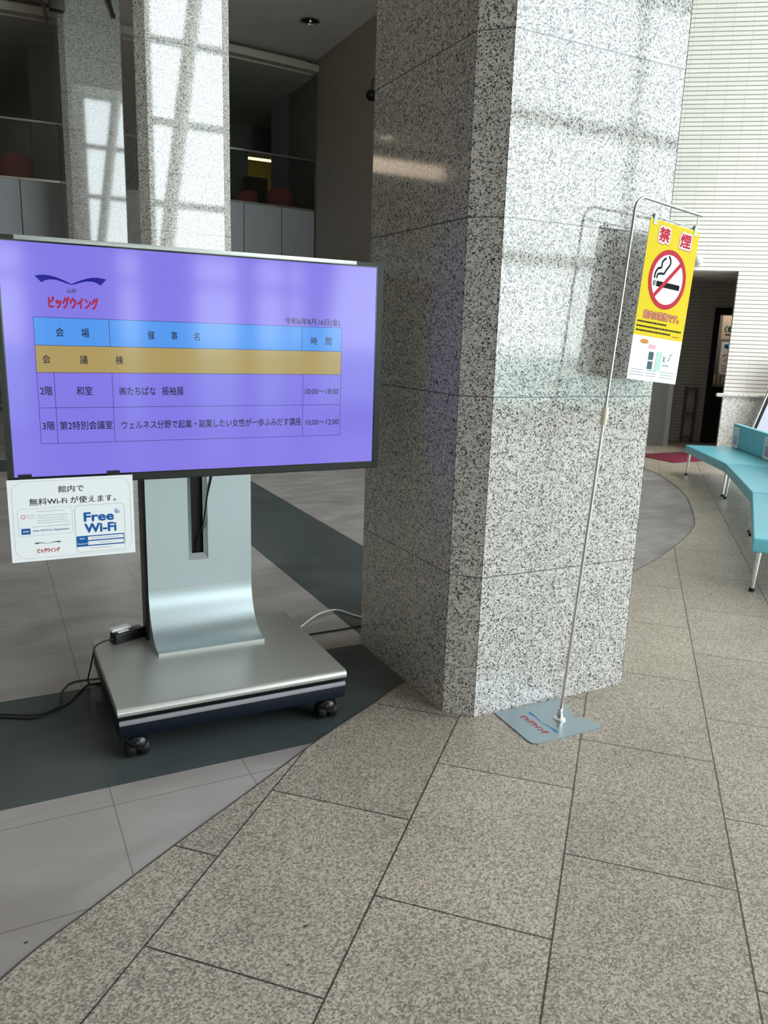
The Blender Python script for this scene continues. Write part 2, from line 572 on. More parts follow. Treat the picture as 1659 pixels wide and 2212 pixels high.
class Flat:
    """Printed matter on a plane: o + a*e1 + b*e2, each layer a hair further out along n."""
    def __init__(self, mb, o, e1, e2, step=0.0004):
        self.mb = mb
        self.o, self.e1, self.e2 = Vector(o), Vector(e1).normalized(), Vector(e2).normalized()
        self.n = self.e1.cross(self.e2)
        self.step = step

    def P(self, a, b, k):
        return self.o + self.e1 * a + self.e2 * b + self.n * (self.step * k)

    def poly(self, pts, mat, k=1):
        self.mb.add([self.P(a, b, k) for a, b in pts], [list(range(len(pts)))], mat)

    def rect(self, a0, b0, a1, b1, mat, k=1):
        self.poly([(a0, b0), (a1, b0), (a1, b1), (a0, b1)], mat, k)

    def rrect(self, a0, b0, a1, b1, r, w, mat, k=1, n=6):
        def ring(d):
            out = []
            for cx, cy, s in ((a1 - r, b1 - r, 0), (a0 + r, b1 - r, 1), (a0 + r, b0 + r, 2), (a1 - r, b0 + r, 3)):
                for i in range(n + 1):
                    t = (s + i / n) * PI / 2
                    out.append((cx + (r - d) * math.cos(t), cy + (r - d) * math.sin(t)))
            return out
        A, B = ring(0), ring(w)
        N = len(A)
        self.mb.add([self.P(a, b, k) for a, b in A + B], [[i, (i + 1) % N, N + (i + 1) % N, N + i] for i in range(N)], mat)

    def disc(self, c, r, mat, k=1, n=48, ry=None):
        self.poly([(c[0] + r * math.cos(2 * PI * i / n), c[1] + (ry or r) * math.sin(2 * PI * i / n)) for i in range(n)], mat, k)

    def ring(self, c, r0, r1, mat, k=1, n=56, a0=0.0, a1=2 * PI):
        A = [(c[0] + r1 * math.cos(a0 + (a1 - a0) * i / n), c[1] + r1 * math.sin(a0 + (a1 - a0) * i / n)) for i in range(n + 1)]
        B = [(c[0] + r0 * math.cos(a0 + (a1 - a0) * i / n), c[1] + r0 * math.sin(a0 + (a1 - a0) * i / n)) for i in range(n + 1)]
        N = len(A)
        self.mb.add([self.P(a, b, k) for a, b in A + B], [[i, i + 1, N + i + 1, N + i] for i in range(n)], mat)

    def stroke(self, pts, w, mat, k=1):
        pts = [Vector((p[0], p[1])) for p in pts]
        ws = w if isinstance(w, (list, tuple)) else [w] * len(pts)
        L, R = [], []
        for i, p in enumerate(pts):
            if i == 0:
                t = pts[1] - pts[0]
            elif i == len(pts) - 1:
                t = pts[i] - pts[i - 1]
            else:
                t = (pts[i] - pts[i - 1]).normalized() + (pts[i + 1] - pts[i]).normalized()
            t.normalize()
            nn = Vector((-t.y, t.x))
            L.append(p + nn * ws[i] / 2)
            R.append(p - nn * ws[i] / 2)
        N = len(pts)
        self.mb.add([self.P(q.x, q.y, k) for q in L + R], [[i, i + 1, N + i + 1, N + i] for i in range(N - 1)], mat)

    def text(self, s, a0, a1, bc, h, mat, k=1, bold=0.0, rot=False):
        vs, fs = glyphs(s, 0.0)
        x0, x1 = min(v.x for v in vs), max(v.x for v in vs)
        y0, y1 = min(v.y for v in vs), max(v.y for v in vs)
        # weight: the same glyphs laid down again, shifted round a small circle
        e = bold * h
        a0, a1, h = a0 + e, a1 - e, h - 2 * e
        nsh = 1 if bold <= 0 else (5 if bold < 0.03 else 13)
        for q in range(nsh):
            dx = dy = 0.0
            if q:
                dx, dy = e * math.cos(2 * PI * q / (nsh - 1) + PI / 4), e * math.sin(2 * PI * q / (nsh - 1) + PI / 4)
            out = []
            for v in vs:
                a = a0 + (v.x - x0) / (x1 - x0) * (a1 - a0)
                b = bc + ((v.y - y0) / (y1 - y0) - 0.5) * h
                out.append(self.P(a + dx, b + dy, k + q * 0.03))
            self.mb.add(out, fs, mat)

def smooth_path(pts, n=8):
    pts = [Vector(p) for p in pts]
    out = []
    for i in range(len(pts) - 1):
        p0 = pts[max(i - 1, 0)]
        p1, p2 = pts[i], pts[i + 1]
        p3 = pts[min(i + 2, len(pts) - 1)]
        for k in range(n):
            t = k / n
            out.append(0.5 * ((2 * p1) + (p2 - p0) * t + (2 * p0 - 5 * p1 + 4 * p2 - p3) * t * t + (3 * p1 - p0 - 3 * p2 + p3) * t ** 3))
    out.append(pts[-1])
    return out

# wing emblem: two sickle blades meeting in the middle
WT = [(1.0, .86), (.9, .98), (.74, 1.05), (.58, 1.0), (.43, .85), (.24, .55), (.08, .25), (0.0, .07)]
WB = [(.82, .09), (.76, .27), (.70, .40), (.585, .52), (.42, .50), (.27, .33), (.11, .10), (0.0, -.03)]
def wing(F, x0, x1, ztop, zmid, zlow, mat, k=1):
    xm, hw, hh = (x0 + x1) / 2, (x1 - x0) / 2, ztop - zmid
    for s in (-1, 1):
        vs = [F.P(xm + s * hw * t, zmid + hh * q, k) for t, q in WT + WB]
        N = len(WT)
        F.mb.add(vs, [[i, i + 1, N + i + 1, N + i] for i in range(N - 1)], mat)

# ================================================================== SETTING
# ---- floors
border = [(-4.6, -5.9), (-2.6, -1.6), (-1.3, 0.35), (-0.55, 1.26), (-0.068, 1.704), (0.148, 1.859), (0.395, 2.026), (0.703, 2.225), (0.986, 2.412), (1.328, 2.612),
          (1.52, 2.728), (2.3, 3.07), (3.0, 3.34), (3.725, 3.635), (4.266, 3.893), (4.937, 4.285), (5.384, 4.642), (6.143, 5.442),
          (6.69, 6.208), (7.015, 6.849), (7.2, 7.5), (7.25, 8.2), (7.1, 8.72)]
bp = [(p.x, p.y) for p in smooth_path([(x, y, 0) for x, y in border], 8)]
f = MB()
f.box((-10.3, -6.4, -0.12), (12, 26, 0.0), M['floor_tile'])
Fm = Flat(f, (0, 0, 0.0), (1, 0, 0), (0, 1, 0))
Fm.disc((-0.010, 1.803), 0.0055, M['joint_dark'], 1, 10, 0.004)
struct(f.build('floor'), 'polished brown and dark grey banded tile floor of the hall', 'floor')
g = MB()
poly = bp + [(9.6, 8.9), (10.6, 6.15), (11.6, 5.4), (11.6, -6.0), (-4.6, -6.0)]
g.prism(poly, -0.05, 0.0025, M['floor_granite'])
# thin dark line round the granite
F = Flat(g, (0, 0, 0.0026), (1, 0, 0), (0, 1, 0))
F.stroke(bp, 0.005, M['joint_dark'])
F.disc((0.619, 1.572), 0.006, M['joint_dark'], 1, 10, 0.0035)
F.disc((0.537, 1.472), 0.0045, M['joint_dark'], 1, 10, 0.003)
struct(g.build('floor'), 'speckled beige granite slab floor with a curved edge', 'floor')

# ---- granite pillars
def pillar_poly(x0, y0, x1, y1, c=0.09, g=0.004, d=0.003):
    # corners of a chamfered square, each arris cut by a thin groove
    P = [(x0 + c, y0), (x1 - c, y0), (x1, y0 + c), (x1, y1 - c), (x1 - c, y1), (x0 + c, y1), (x0, y1 - c), (x0, y0 + c)]
    cx, cy = (x0 + x1) / 2, (y0 + y1) / 2
    out = []
    n = len(P)
    for i in range(n):
        a, p, b = Vector(P[i - 1]), Vector(P[i]), Vector(P[(i + 1) % n])
        u1, u2 = (a - p).normalized(), (b - p).normalized()
        inw = (u1 + u2).normalized()
        out += [tuple(p + u1 * g), tuple(p + inw * d + u1 * g), tuple(p + inw * d), tuple(p + u2 * 0.001)]
    return out
PILL = [((1.53, 2.34), 'nearest speckled granite pillar, beside the display screen'),
        ((1.53, 8.60), 'granite pillar behind the screen mirroring the bright windows'),
        ((1.53, 15.77), 'farther granite pillar partly hidden by the one in front'),
        ]
for (x, y), lab in PILL:
    h = 10.9 if y < 9.5 else (7.15 if y < 17 else 6.9)
    pl = MB()
    pl.prism(pillar_poly(x, y, x + (1.10 if y > 12 else 0.947), y + 0.947 if y > 3 else 3.29), 0.0, h, M['granite'] if y < 3 else M['granite_far'])
    struct(pl.build('pillar'), lab, 'pillar')

# ---- tiled walls. W: brown tile wall of the hall at X = 6.85
def wall_obj(name, pieces, mat, loc, rotz, label):
    b = MB()
    for a, c in pieces:
        b.box(a, c, mat)
    return struct(b.build(name, loc=loc, rot=(0, 0, rotz)), label, 'wall')

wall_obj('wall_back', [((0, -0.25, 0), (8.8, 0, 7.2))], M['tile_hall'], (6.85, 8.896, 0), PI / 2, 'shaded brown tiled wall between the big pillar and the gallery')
wall_obj('wall_back', [((17.2, -0.05, 0), (19.0, 0.0, 6.92))], M['dark_wall'], (6.85, 0, 0), PI / 2, 'dark green grey wall at the end of the gallery')
wall_obj('wall_back', [((6.8, 20.3, 0), (8.6, 20.4, 4.0)), ((8.3, 19.0, 0), (8.6, 20.4, 6.92)), ((6.85, 18.9, 0), (8.6, 19.0, 6.92))], M['dark_wall'], (0, 0, 0), 0, 'dark return wall closing the corridor end of the gallery')
wall_obj('wall_back', [((19.0, -0.05, 0), (20.3, 0.0, 6.92))], M['blue_wall'], (6.85, 0, 0), PI / 2, 'slate blue wall strip beside the lit gallery room')
# white wall W1, turned towards the windows, with the doorway recess
WR = math.atan2(-0.5888, 0.8083)
wall_obj('wall_right', [((-0.1, 0, 2.425), (5.8, 0.06, 10.9)), ((2.505, 0, 0.0), (5.8, 0.06, 2.425)), ((-0.1, 0, 0), (0.6, 0.06, 2.425))],
         M['tile_white'], (6.85, 8.896, 0), WR, 'bright white ribbed tile wall above the bench')
d = MB()
d.box((2.495, -0.035, 0.0), (5.8, 0.001, 0.80), M['dado'])
d.box((2.40, -0.065, 0.80), (5.8, 0.001, 0.853), M['dado'], bev=0.02, seg=3)
struct(d.build('trim_1', loc=(6.85, 8.896, 0), rot=(0, 0, WR)), 'pale granite dado with rounded cap under the white tiles', 'trim')
# recess behind the opening
r = MB()
r.box((0.45, 0.06, 2.42), (4.4, 1.65, 2.5), M['plaster'])
struct(r.build('ceiling', loc=(6.85, 8.896, 0), rot=(0, 0, WR)), 'plaster ceiling of the doorway recess', 'ceiling')
r = MB()
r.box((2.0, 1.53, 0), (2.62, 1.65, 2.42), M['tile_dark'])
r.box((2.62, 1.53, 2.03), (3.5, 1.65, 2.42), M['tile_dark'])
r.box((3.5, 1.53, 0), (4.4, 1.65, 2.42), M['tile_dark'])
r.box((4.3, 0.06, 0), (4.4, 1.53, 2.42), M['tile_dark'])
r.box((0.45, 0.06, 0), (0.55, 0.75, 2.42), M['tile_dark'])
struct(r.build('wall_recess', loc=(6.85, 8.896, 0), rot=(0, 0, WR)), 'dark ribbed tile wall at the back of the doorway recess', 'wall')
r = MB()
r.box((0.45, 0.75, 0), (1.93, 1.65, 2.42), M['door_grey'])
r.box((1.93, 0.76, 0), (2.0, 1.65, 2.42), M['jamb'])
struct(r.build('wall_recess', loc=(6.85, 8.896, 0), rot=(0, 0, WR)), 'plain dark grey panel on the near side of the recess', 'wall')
# door to the shop at the back of the recess
dr = MB()
for a, b_ in (((2.62, 1.50, 0), (2.70, 1.66, 2.03)), ((3.42, 1.50, 0), (3.5, 1.66, 2.03)), ((2.70, 1.50, 1.93), (3.42, 1.66, 2.03)), ((2.7, 1.56, 0.0), (3.42, 1.6, 0.80))):
    dr.box(a, b_, M['black'])
dr.box((2.7, 1.55, 0.86), (3.42, 1.58, 0.90), M['chrome'])
struct(dr.build('door_1', loc=(6.85, 8.896, 0), rot=(0, 0, WR)), 'black framed shop doorway inside the recess', 'door')
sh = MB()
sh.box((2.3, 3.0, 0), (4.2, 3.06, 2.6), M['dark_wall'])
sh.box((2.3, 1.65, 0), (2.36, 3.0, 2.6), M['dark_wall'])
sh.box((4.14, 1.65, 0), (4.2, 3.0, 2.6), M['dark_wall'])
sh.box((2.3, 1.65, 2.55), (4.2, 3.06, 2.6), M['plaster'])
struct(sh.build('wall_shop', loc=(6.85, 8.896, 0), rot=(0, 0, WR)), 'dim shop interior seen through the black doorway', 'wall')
lp = bpy.data.lights.new('added_shop_light', 'POINT')  # added light that brightens the boards in the shop
lp.energy = 14
lp.color = (1.0, 0.86, 0.68)
lp.shadow_soft_size = 0.1
lo = bpy.data.objects.new('added_shop_light', lp)
ew, nw = Vector((0.8083, -0.5888, 0)), Vector((0.5888, 0.8083, 0))
def WP(t, dpt, z):
    return Vector((6.85, 8.896, 0)) + ew * t + nw * dpt + Vector((0, 0, z))
lo.location = WP(3.3, 1.95, 2.3)
COL.objects.link(lo)

sp_ = bpy.data.lights.new('added_wall_spot', 'SPOT')  # added lamp that brightens the white wall and dado
sp_.energy = 900
sp_.color = (1.0, 0.96, 0.90)
sp_.shadow_soft_size = 0.45
sp_.spot_size = math.radians(48)
sp_.spot_blend = 0.9
so_ = bpy.data.objects.new('added_wall_spot', sp_)
so_.location = (8.3, 2.9, 7.4)
so_.rotation_euler = (Vector((9.0, 6.9, 0.4)) - Vector((8.3, 2.9, 7.4))).to_track_quat('-Z', 'Y').to_euler()
COL.objects.link(so_)

# ---- outer shell: left wall, end wall, front with the glazing
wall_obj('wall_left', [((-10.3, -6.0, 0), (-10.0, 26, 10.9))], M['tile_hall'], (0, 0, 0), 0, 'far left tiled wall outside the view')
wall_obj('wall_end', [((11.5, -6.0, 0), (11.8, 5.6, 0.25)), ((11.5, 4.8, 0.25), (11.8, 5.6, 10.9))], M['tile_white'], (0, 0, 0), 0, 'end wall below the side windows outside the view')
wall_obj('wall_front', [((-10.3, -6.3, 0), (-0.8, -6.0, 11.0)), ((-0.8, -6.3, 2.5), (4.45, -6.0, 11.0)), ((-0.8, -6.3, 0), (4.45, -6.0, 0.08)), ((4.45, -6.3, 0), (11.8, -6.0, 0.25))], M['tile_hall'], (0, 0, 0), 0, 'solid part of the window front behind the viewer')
b = MB()
for x in (4.48, 7.2, 9.95, 11.46):
    b.box((x - 0.04, -6.15, 0.25), (x + 0.04, -6.02, 11.0), M['mullion'])
for z in (0.3, 2.75, 4.85, 6.95, 8.95, 10.9):
    b.box((4.45, -6.15, z - 0.09), (11.5, -6.02, z + 0.09), M['mullion'])
for x0_, x1_ in ((-0.8, -0.72), (0.52, 1.72), (1.98, 2.74), (3.38, 3.66), (4.08, 4.18), (4.40, 4.45)):
    b.box((x0_, -6.15, 0.08), (x1_, -6.02, 2.5), M['mullion'])
b.box((-0.8, -6.15, 2.05), (4.45, -6.02, 2.13), M['mullion'])
for y in (-3.4, -0.7, 2.0, 4.76):
    b.box((11.55, y - 0.04, 0.25), (11.68, y + 0.04, 11.0), M['mullion'])
for z in (0.3, 2.75, 4.85, 6.95, 8.95, 10.9):
    b.box((11.55, -6.0, z - 0.09), (11.68, 4.8, z + 0.09), M['mullion'])
struct(b.build('window_1'), 'tall window front behind the viewer, mirrored in the granite', 'window')
b = MB()
b.tube([(4.15, -5.5, 0), (5.75, -5.5, 11.0)], 0.2, M['white_plastic'], 20)
struct(b.build('slanted_column'), 'slanted steel column before the windows, mirrored in the granite', 'column')
b = MB()
b.box((4.0, -6.0, 10.9), (11.9, 9.8, 11.0), M['plaster'])
b.box((-10.3, -6.0, 10.9), (4.0, 9.8, 11.0), M['plaster'])
struct(b.build('ceiling'), 'high ceiling over the entrance hall', 'ceiling')
b = MB()
b.box((-10.3, 9.56, 7.2), (7.1, 9.8, 10.95), M['tile_hall'])
struct(b.build('wall_bulkhead'), 'plain wall stepping down to the lower hall ceiling', 'wall')
b = MB()
b.box((-10.3, 9.56, 7.2), (7.1, 17.7, 7.3), M['plaster'])
struct(b.build('ceiling'), 'grey plaster ceiling over the back of the hall', 'ceiling')
b = MB()
b.box((-10.3, 17.6, 6.92), (8.6, 26, 7.5), M['gallery_ceiling'])
struct(b.build('ceiling'), 'dark ceiling over the gallery', 'ceiling')
b = MB()
b.box((-45, -70, -0.3), (60, -6.3, -0.05), M['concrete'])
struct(b.build('ground'), 'pale green lawn outside the windows', 'ground')

# ---- gallery: curved fascia of white panels, glass, slab
R_ARC = 26.0
def arc_y(x, y_end=17.5, xm=3.3):
    # gently bulging towards the viewer, furthest out at xm
    yc = 17.02
    return yc + (x - xm) ** 2 / (2 * R_ARC) if abs(x - xm) < 8 else yc + 64 / (2 * R_ARC)
def arc_strip(mb, x0, x1, z0, z1, mat, off=0.0, th=0.05, n=1):
    for i in range(n):
        xa, xb = x0 + (x1 - x0) * i / n, x0 + (x1 - x0) * (i + 1) / n
        ya, yb = arc_y(xa) + off, arc_y(xb) + off
        mb.add([(xa, ya, z0), (xb, yb, z0), (xb, yb, z1), (xa, ya, z1), (xa, ya + th, z0), (xb, yb + th, z0), (xb, yb + th, z1), (xa, ya + th, z1)],
               [[0, 1, 2, 3], [7, 6, 5, 4], [3, 2, 6, 7], [4, 5, 1, 0], [0, 3, 7, 4], [1, 5, 6, 2]], mat)
joints = [-9.9 + 0.0] 
xs = [6.84, 6.03, 5.156, 4.29, 3.43, 2.57, 1.71, 0.84, -0.03, -0.9, -1.77, -2.64, -3.51, -4.38, -5.25, -6.12, -7.0, -7.9, -8.8, -9.7]
b = MB()
for x1, x0 in zip(xs[:-1], xs[1:]):
    arc_strip(b, x0 + 0.008, x1 - 0.008, 2.95, 4.125, M['panel_white'], 0.0, 0.06)
arc_strip(b, -9.7, 6.84, 2.95, 4.12, M['joint_dark'], 0.02, 0.05, 20)
struct(b.build('wall_gallery'), 'white enamel panel fascia of the upper gallery', 'wall')
b = MB()
arc_strip(b, -9.7, 6.84, 4.127, 4.165, M['chrome'], -0.01, 0.08, 20)
struct(b.build('trim_2'), 'bright metal channel along the gallery edge', 'trim')
gt = thing('glass_balustrade', 'glass balustrade with thin metal rail along the upper gallery', 'balustrade', (0, 17.1, 4.165))
gt['kind'] = 'structure'
for x1, x0 in zip(xs[0:-2:2], xs[2::2]):
    p_ = MB((0, 17.1, 4.165))
    arc_strip(p_, x0 + 0.01, x1 - 0.01, 4.165, 5.16, M['glass'], 0.02, 0.012, 2)
    p_.build('glass_pane', gt)
p_ = MB((0, 17.1, 4.165))
arc_strip(p_, -9.7, 6.84, 5.16, 5.195, M['steel'], 0.005, 0.04, 20)
p_.build('rail', gt)
b = MB()
b.box((-10, 17.65, 3.85), (8.6, 26, 4.05), M['dark_wall'])
arc_strip(b, -9.7, 6.84, 3.85, 4.05, M['dark_wall'], 0.08, 0.75, 20)
struct(b.build('floor_gallery'), 'floor slab of the upper gallery', 'floor')
# cream stepped beam following the same curve under the ceiling
b = MB()
arc_strip(b, -9.9, 6.75, 6.90, 7.0, M['cream'], 0.05, 0.6, 20)
arc_strip(b, -9.9, 6.84, 6.93, 7.06, M['cream'], -0.16, 0.4, 20)
arc_strip(b, -9.9, 6.6, 7.06, 7.14, M['cream'], 0.02, 0.4, 20)
struct(b.build('trim_3'), 'cream stepped beam under the ceiling above the gallery', 'trim')
# back of the gallery and of the hall below it
b = MB()
b.box((1.22, 18.7, 4.05), (2.3, 19.7, 6.92), M['pier'])
struct(b.build('wall_pier'), 'dim brown grey pier up in the gallery behind the glass', 'wall')
b = MB()
b.box((-10, 24.6, 4.05), (6.7, 24.8, 6.92), M['dark_wall'])
b.box((8.4, 20.3, 4.05), (8.6, 26, 6.92), M['dark_wall'])
struct(b.build('wall_gallery'), 'dark back wall of the upper gallery', 'wall')
b = MB()
b.box((-10, 20.5, 0), (6.9, 20.7, 3.85), M['dark_wall'])
struct(b.build('wall_lobby'), 'dark lobby wall under the gallery', 'wall')
# lit yellow room behind the gallery
b = MB()
b.box((6.0, 22.2, 4.05), (6.83, 22.3, 6.92), M['dark_wall'])
b.box((7.62, 22.2, 4.05), (8.4, 22.3, 6.92), M['dark_wall'])
b.box((6.83, 22.2, 6.30), (7.62, 22.3, 6.92), M['dark_wall'])
struct(b.build('wall_gallery'), 'dark partition framing the yellow lit opening', 'wall')
b = MB()
b.box((6.6, 24.0, 4.05), (8.4, 24.1, 6.92), M['yellow_wall'])
b.box((6.6, 22.3, 4.05), (6.7, 24.0, 6.92), M['yellow_wall'])
b.box((6.7, 22.3, 6.5), (8.4, 24.0, 6.6), M['yellow_wall'])
struct(b.build('wall_room'), 'yellow walls of the small lit room above the gallery', 'wall')

# ================================================================== DISPLAY STAND
st = thing('television_stand', 'silver wheeled floor stand with curved column under the purple screen', 'stand', (0.74, 2.91, 0))
SO = (0.74, 2.91, 0)
bx0, bx1, by0, by1 = 0.316, 1.160, 2.541, 3.245
b = MB(SO)
# top plate with rounded nose along the front
prof = []
for i in range(9):
    t = PI / 2 + PI / 2 * i / 8 * 1.0
    prof.append((by0 + 0.018 + 0.018 * math.cos(t), 0.177 + 0.018 * math.sin(t)))
prof += [(by0 + 0.003, 0.168), (by0 + 0.012, 0.163), (by1, 0.163), (by1, 0.195)]
n = len(prof)
vs = [(bx0, y, z) for y, z in prof] + [(bx1, y, z) for y, z in prof]
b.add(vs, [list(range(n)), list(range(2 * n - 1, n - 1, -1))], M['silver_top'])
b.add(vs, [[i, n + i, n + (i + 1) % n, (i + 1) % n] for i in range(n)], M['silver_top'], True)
b.build('top_plate', st)['label'] = 'silver top plate with rounded nose'
b = MB(SO)
b.box((bx0 + 0.006, by0 + 0.022, 0.140), (bx1 - 0.006, by1 - 0.01, 0.163), M['black'])
b.box((bx0 + 0.003, by0 + 0.006, 0.084), (bx1 - 0.003, by1 - 0.004, 0.140), M['navy'], bev=0.004)
b.build('base_box', st)['label'] = 'dark navy base box'
b = MB(SO)
b.box((bx0 + 0.004, by0 + 0.001, 0.134), (bx1 - 0.004, by0 + 0.012, 0.1505), M['grey_trim'], bev=0.002)
b.build('trim_strip', st)['label'] = 'grey strip along the front of the base'
for cx, cy in ((0.380, 2.575), (1.090, 2.575), (0.380, 3.19), (1.090, 3.19)):
    b = MB(SO)
    b.lathe([(0.0, 0.09), (0.018, 0.09), (0.018, 0.084), (0.030, 0.080), (0.038, 0.068), (0.040, 0.054), (0.036, 0.046), (0.0, 0.046)], M['black_gloss'], 20, Matrix.Translation((cx, cy, 0)))
    b.box((cx - 0.012, cy - 0.03, 0.03), (cx + 0.012, cy + 0.03, 0.062), M['black_gloss'], bev=0.006)
    caster = b.build('caster', st)
    for s in (-1, 1):
        wv = MB(SO)
        R = Matrix.Translation((cx + s * 0.022, cy + 0.004, 0.0335)) @ Matrix.Rotation(PI / 2, 4, 'Y') @ Matrix.Rotation(0.0, 4, 'X')
        wv.lathe([(0.010, -0.017), (0.028, -0.016), (0.0335, -0.008), (0.0335, 0.010), (0.030, 0.015), (0.012, 0.018), (0.006, 0.012)], M['rubber'], 28, R)
        wl_ = wv.build('wheel', caster)
# column: vertical silver face with a slot, flaring forward at the foot
cx0, cx1 = 0.530, 0.962
yf, zseam, ztop = 3.12, 0.412, 1.45
b = MB(SO)
sx0, sx1, sz = 0.697, 0.778, 0.524
ix0, ix1, iz = 0.714, 0.762, 0.549
yi = 3.138
def quad(mb, pts, mat, smooth=False):
    mb.add(pts, [list(range(len(pts)))], mat, smooth)
quad(b, [(cx0, yf, zseam + 0.003), (sx0, yf, zseam + 0.003), (sx0, yf, ztop), (cx0, yf, ztop)], M['silver'])
quad(b, [(sx1, yf, zseam + 0.003), (cx1, yf, zseam + 0.003), (cx1, yf, ztop), (sx1, yf, ztop)], M['silver'])
quad(b, [(sx0, yf, zseam + 0.003), (sx1, yf, zseam + 0.003), (sx1, yf, sz), (sx0, yf, sz)], M['silver'])
b.box((cx0 + 0.001, yf + 0.045, 0.19), (cx1 - 0.001, yf + 0.09, ztop), M['silver'])
quad(b, [(cx0, yf, zseam), (cx0, yf + 0.09, zseam), (cx0, yf + 0.09, ztop), (cx0, yf, ztop)], M['silver'])
quad(b, [(cx1, yf, zseam), (cx1, yf + 0.09, zseam), (cx1, yf + 0.09, ztop), (cx1, yf, ztop)], M['silver'])
quad(b, [(cx0, yf, ztop), (cx1, yf, ztop), (cx1, yf + 0.09, ztop), (cx0, yf + 0.09, ztop)], M['silver'])
# seam bead
b.box((cx0, yf - 0.0025, zseam - 0.001), (cx1, yf + 0.01, zseam + 0.003), M['edge_highlight'])
colm = b.build('column', st)
b = MB(SO)
pf = []
yt, zt = 2.950, 0.207
for i in range(25):
    t = i / 24 * PI / 2
    pf.append((yt + (yf - yt) * (1 - math.sin(t)) if False else yf - (yf - yt) * (1 - math.cos(t)), zt + (zseam - zt) * (1 - math.sin(t))))
# pf runs from (yf, zseam) down to (yt, zt)
pf = pf + [(yt - 0.006, 0.207), (yt - 0.006, 0.195)]
side = pf + [(yf + 0.09, 0.195), (yf + 0.09, zseam)]
n = len(side)
vs = [(cx0, y, z) for y, z in side] + [(cx1, y, z) for y, z in side]
b.add(vs, [list(range(n)), list(range(2 * n - 1, n - 1, -1))], M['silver'])
b.add(vs, [[i, n + i, n + (i + 1) % n, (i + 1) % n] for i in range(n)], M['silver'], True)
b.build('column_foot', st)['label'] = 'silver foot curving forward onto the base'
b = MB(SO)
b.box((cx0, yt - 0.0085, 0.195), (cx1, yt - 0.004, 0.2075), M['edge_highlight'])  # specular highlight of the lip painted in as brighter metal
b.build('foot_lip', st)['label'] = 'lip along the foot with its highlight painted in as lighter metal'
b = MB(SO)
quad(b, [(sx0, yf, sz), (ix0, yi, iz), (ix0, yi, ztop), (sx0, yf, ztop)], M['silver'])
quad(b, [(sx1, yf, sz), (ix1, yi, iz), (ix1, yi, ztop), (sx1, yf, ztop)], M['silver'])
quad(b, [(sx0, yf, sz), (sx1, yf, sz), (ix1, yi, iz), (ix0, yi, iz)], M['edge_highlight'])  # lower bevel takes the painted highlight metal
quad(b, [(ix0, yi + 0.026, iz), (ix1, yi + 0.026, iz), (ix1, yi + 0.026, ztop), (ix0, yi + 0.026, ztop)], M['black'])
quad(b, [(ix0, yi, iz), (ix0, yi + 0.026, iz), (ix0, yi + 0.026, ztop), (ix0, yi, ztop)], M['navy'])
quad(b, [(ix1, yi, iz), (ix1, yi + 0.026, iz), (ix1, yi + 0.026, ztop), (ix1, yi, ztop)], M['navy'])
quad(b, [(ix0, yi, iz), (ix1, yi, iz), (ix1, yi + 0.026, iz), (ix0, yi + 0.026, iz)], M['black'])
b.build('cable_slot', colm)['label'] = 'dark slot with bevelled metal rim'
b = MB(SO)
b.box((cx0 - 0.012, yf + 0.012, 0.19), (cx0 - 0.0005, yf + 0.085, ztop), M['black'])
b.build('side_strip', colm)['label'] = 'black strip down the side of the column'
b = MB(SO)
b.box((0.50, 3.05, 1.15), (1.0, 3.119, 1.50), M['black'])
b.box((0.60, 2.815, 1.22), (0.88, 3.06, 1.44), M['black'])
b.build('mount_bracket', st)

# ---- television
TO = (0.70, 2.75, 0.943)
tv = thing('television', 'large flat screen showing a purple event table with Japanese text', 'television', TO)
X0, X1, Z0, Z1, YF = 0.040, 1.352, 0.945, 1.715, 2.712
b = MB(TO)
sx0, sx1, sz0, sz1 = 0.056, 1.330, 0.971, 1.702
# frame ring with bevelled front
def ringbox(mb, o, i, y0, y1, mat):
    (a0, c0, a1, c1), (b0, d0, b1, d1) = o, i
    O = [(a0, c0), (a1, c0), (a1, c1), (a0, c1)]
    I = [(b0, d0), (b1, d0), (b1, d1), (b0, d1)]
    vs = [(x, y0, z) for x, z in O] + [(x, y0, z) for x, z in I] + [(x, y1, z) for x, z in O] + [(x, y1, z) for x, z in I]
    fs = []
    for k in range(4):
        j = (k + 1) % 4
        fs += [[k, j, 4 + j, 4 + k], [8 + k, 12 + k, 12 + j, 8 + j], [k, 8 + k, 8 + j, j], [4 + k, 4 + j, 12 + j, 12 + k]]
    mb.add(vs, fs, mat)
ringbox(b, (X0, Z0 + 0.006, X1, Z1), (sx0, sz0, sx1, sz1), YF, YF + 0.045, M['bezel'])
b.build('bezel', tv)['label'] = 'thin dark metal frame round the screen'
b = MB(TO)
b.box((X0 + 0.065, YF - 0.0012, sz1 + 0.0005), (X1 - 0.11, YF + 0.03, Z1 + 0.0012), M['edge_highlight'], bev=0.001)  # same metal as the frame; its reflected light is put into the colour
b.build('top_strip', tv)['label'] = 'strip along the top edge with reflected light painted in as silver'
b = MB(TO)
ringbox(b, (sx0 - 0.001, sz0 - 0.001, sx1 + 0.001, sz1 + 0.001), (sx0 + 0.004, sz0 + 0.004, sx1 - 0.004, sz1 - 0.004), YF + 0.0015, YF + 0.01, M['black_gloss'])
b.box((X0 + 0.003, YF + 0.012, Z0), (X1 - 0.003, YF + 0.045, Z0 + 0.007), M['black'])
b.build('gasket', tv)['label'] = 'black inner edge round the picture'
b = MB(TO)
b.box((X0 + 0.01, YF + 0.03, Z0 + 0.01), (X1 - 0.01, YF + 0.06, Z1 - 0.01), M['black'])
b.box((X0 + 0.15, YF + 0.06, Z0 + 0.06), (X1 - 0.15, YF + 0.095, Z1 - 0.15), M['black'], bev=0.01)
b.build('back_shell', tv)
b = MB(TO)
ys = YF + 0.004
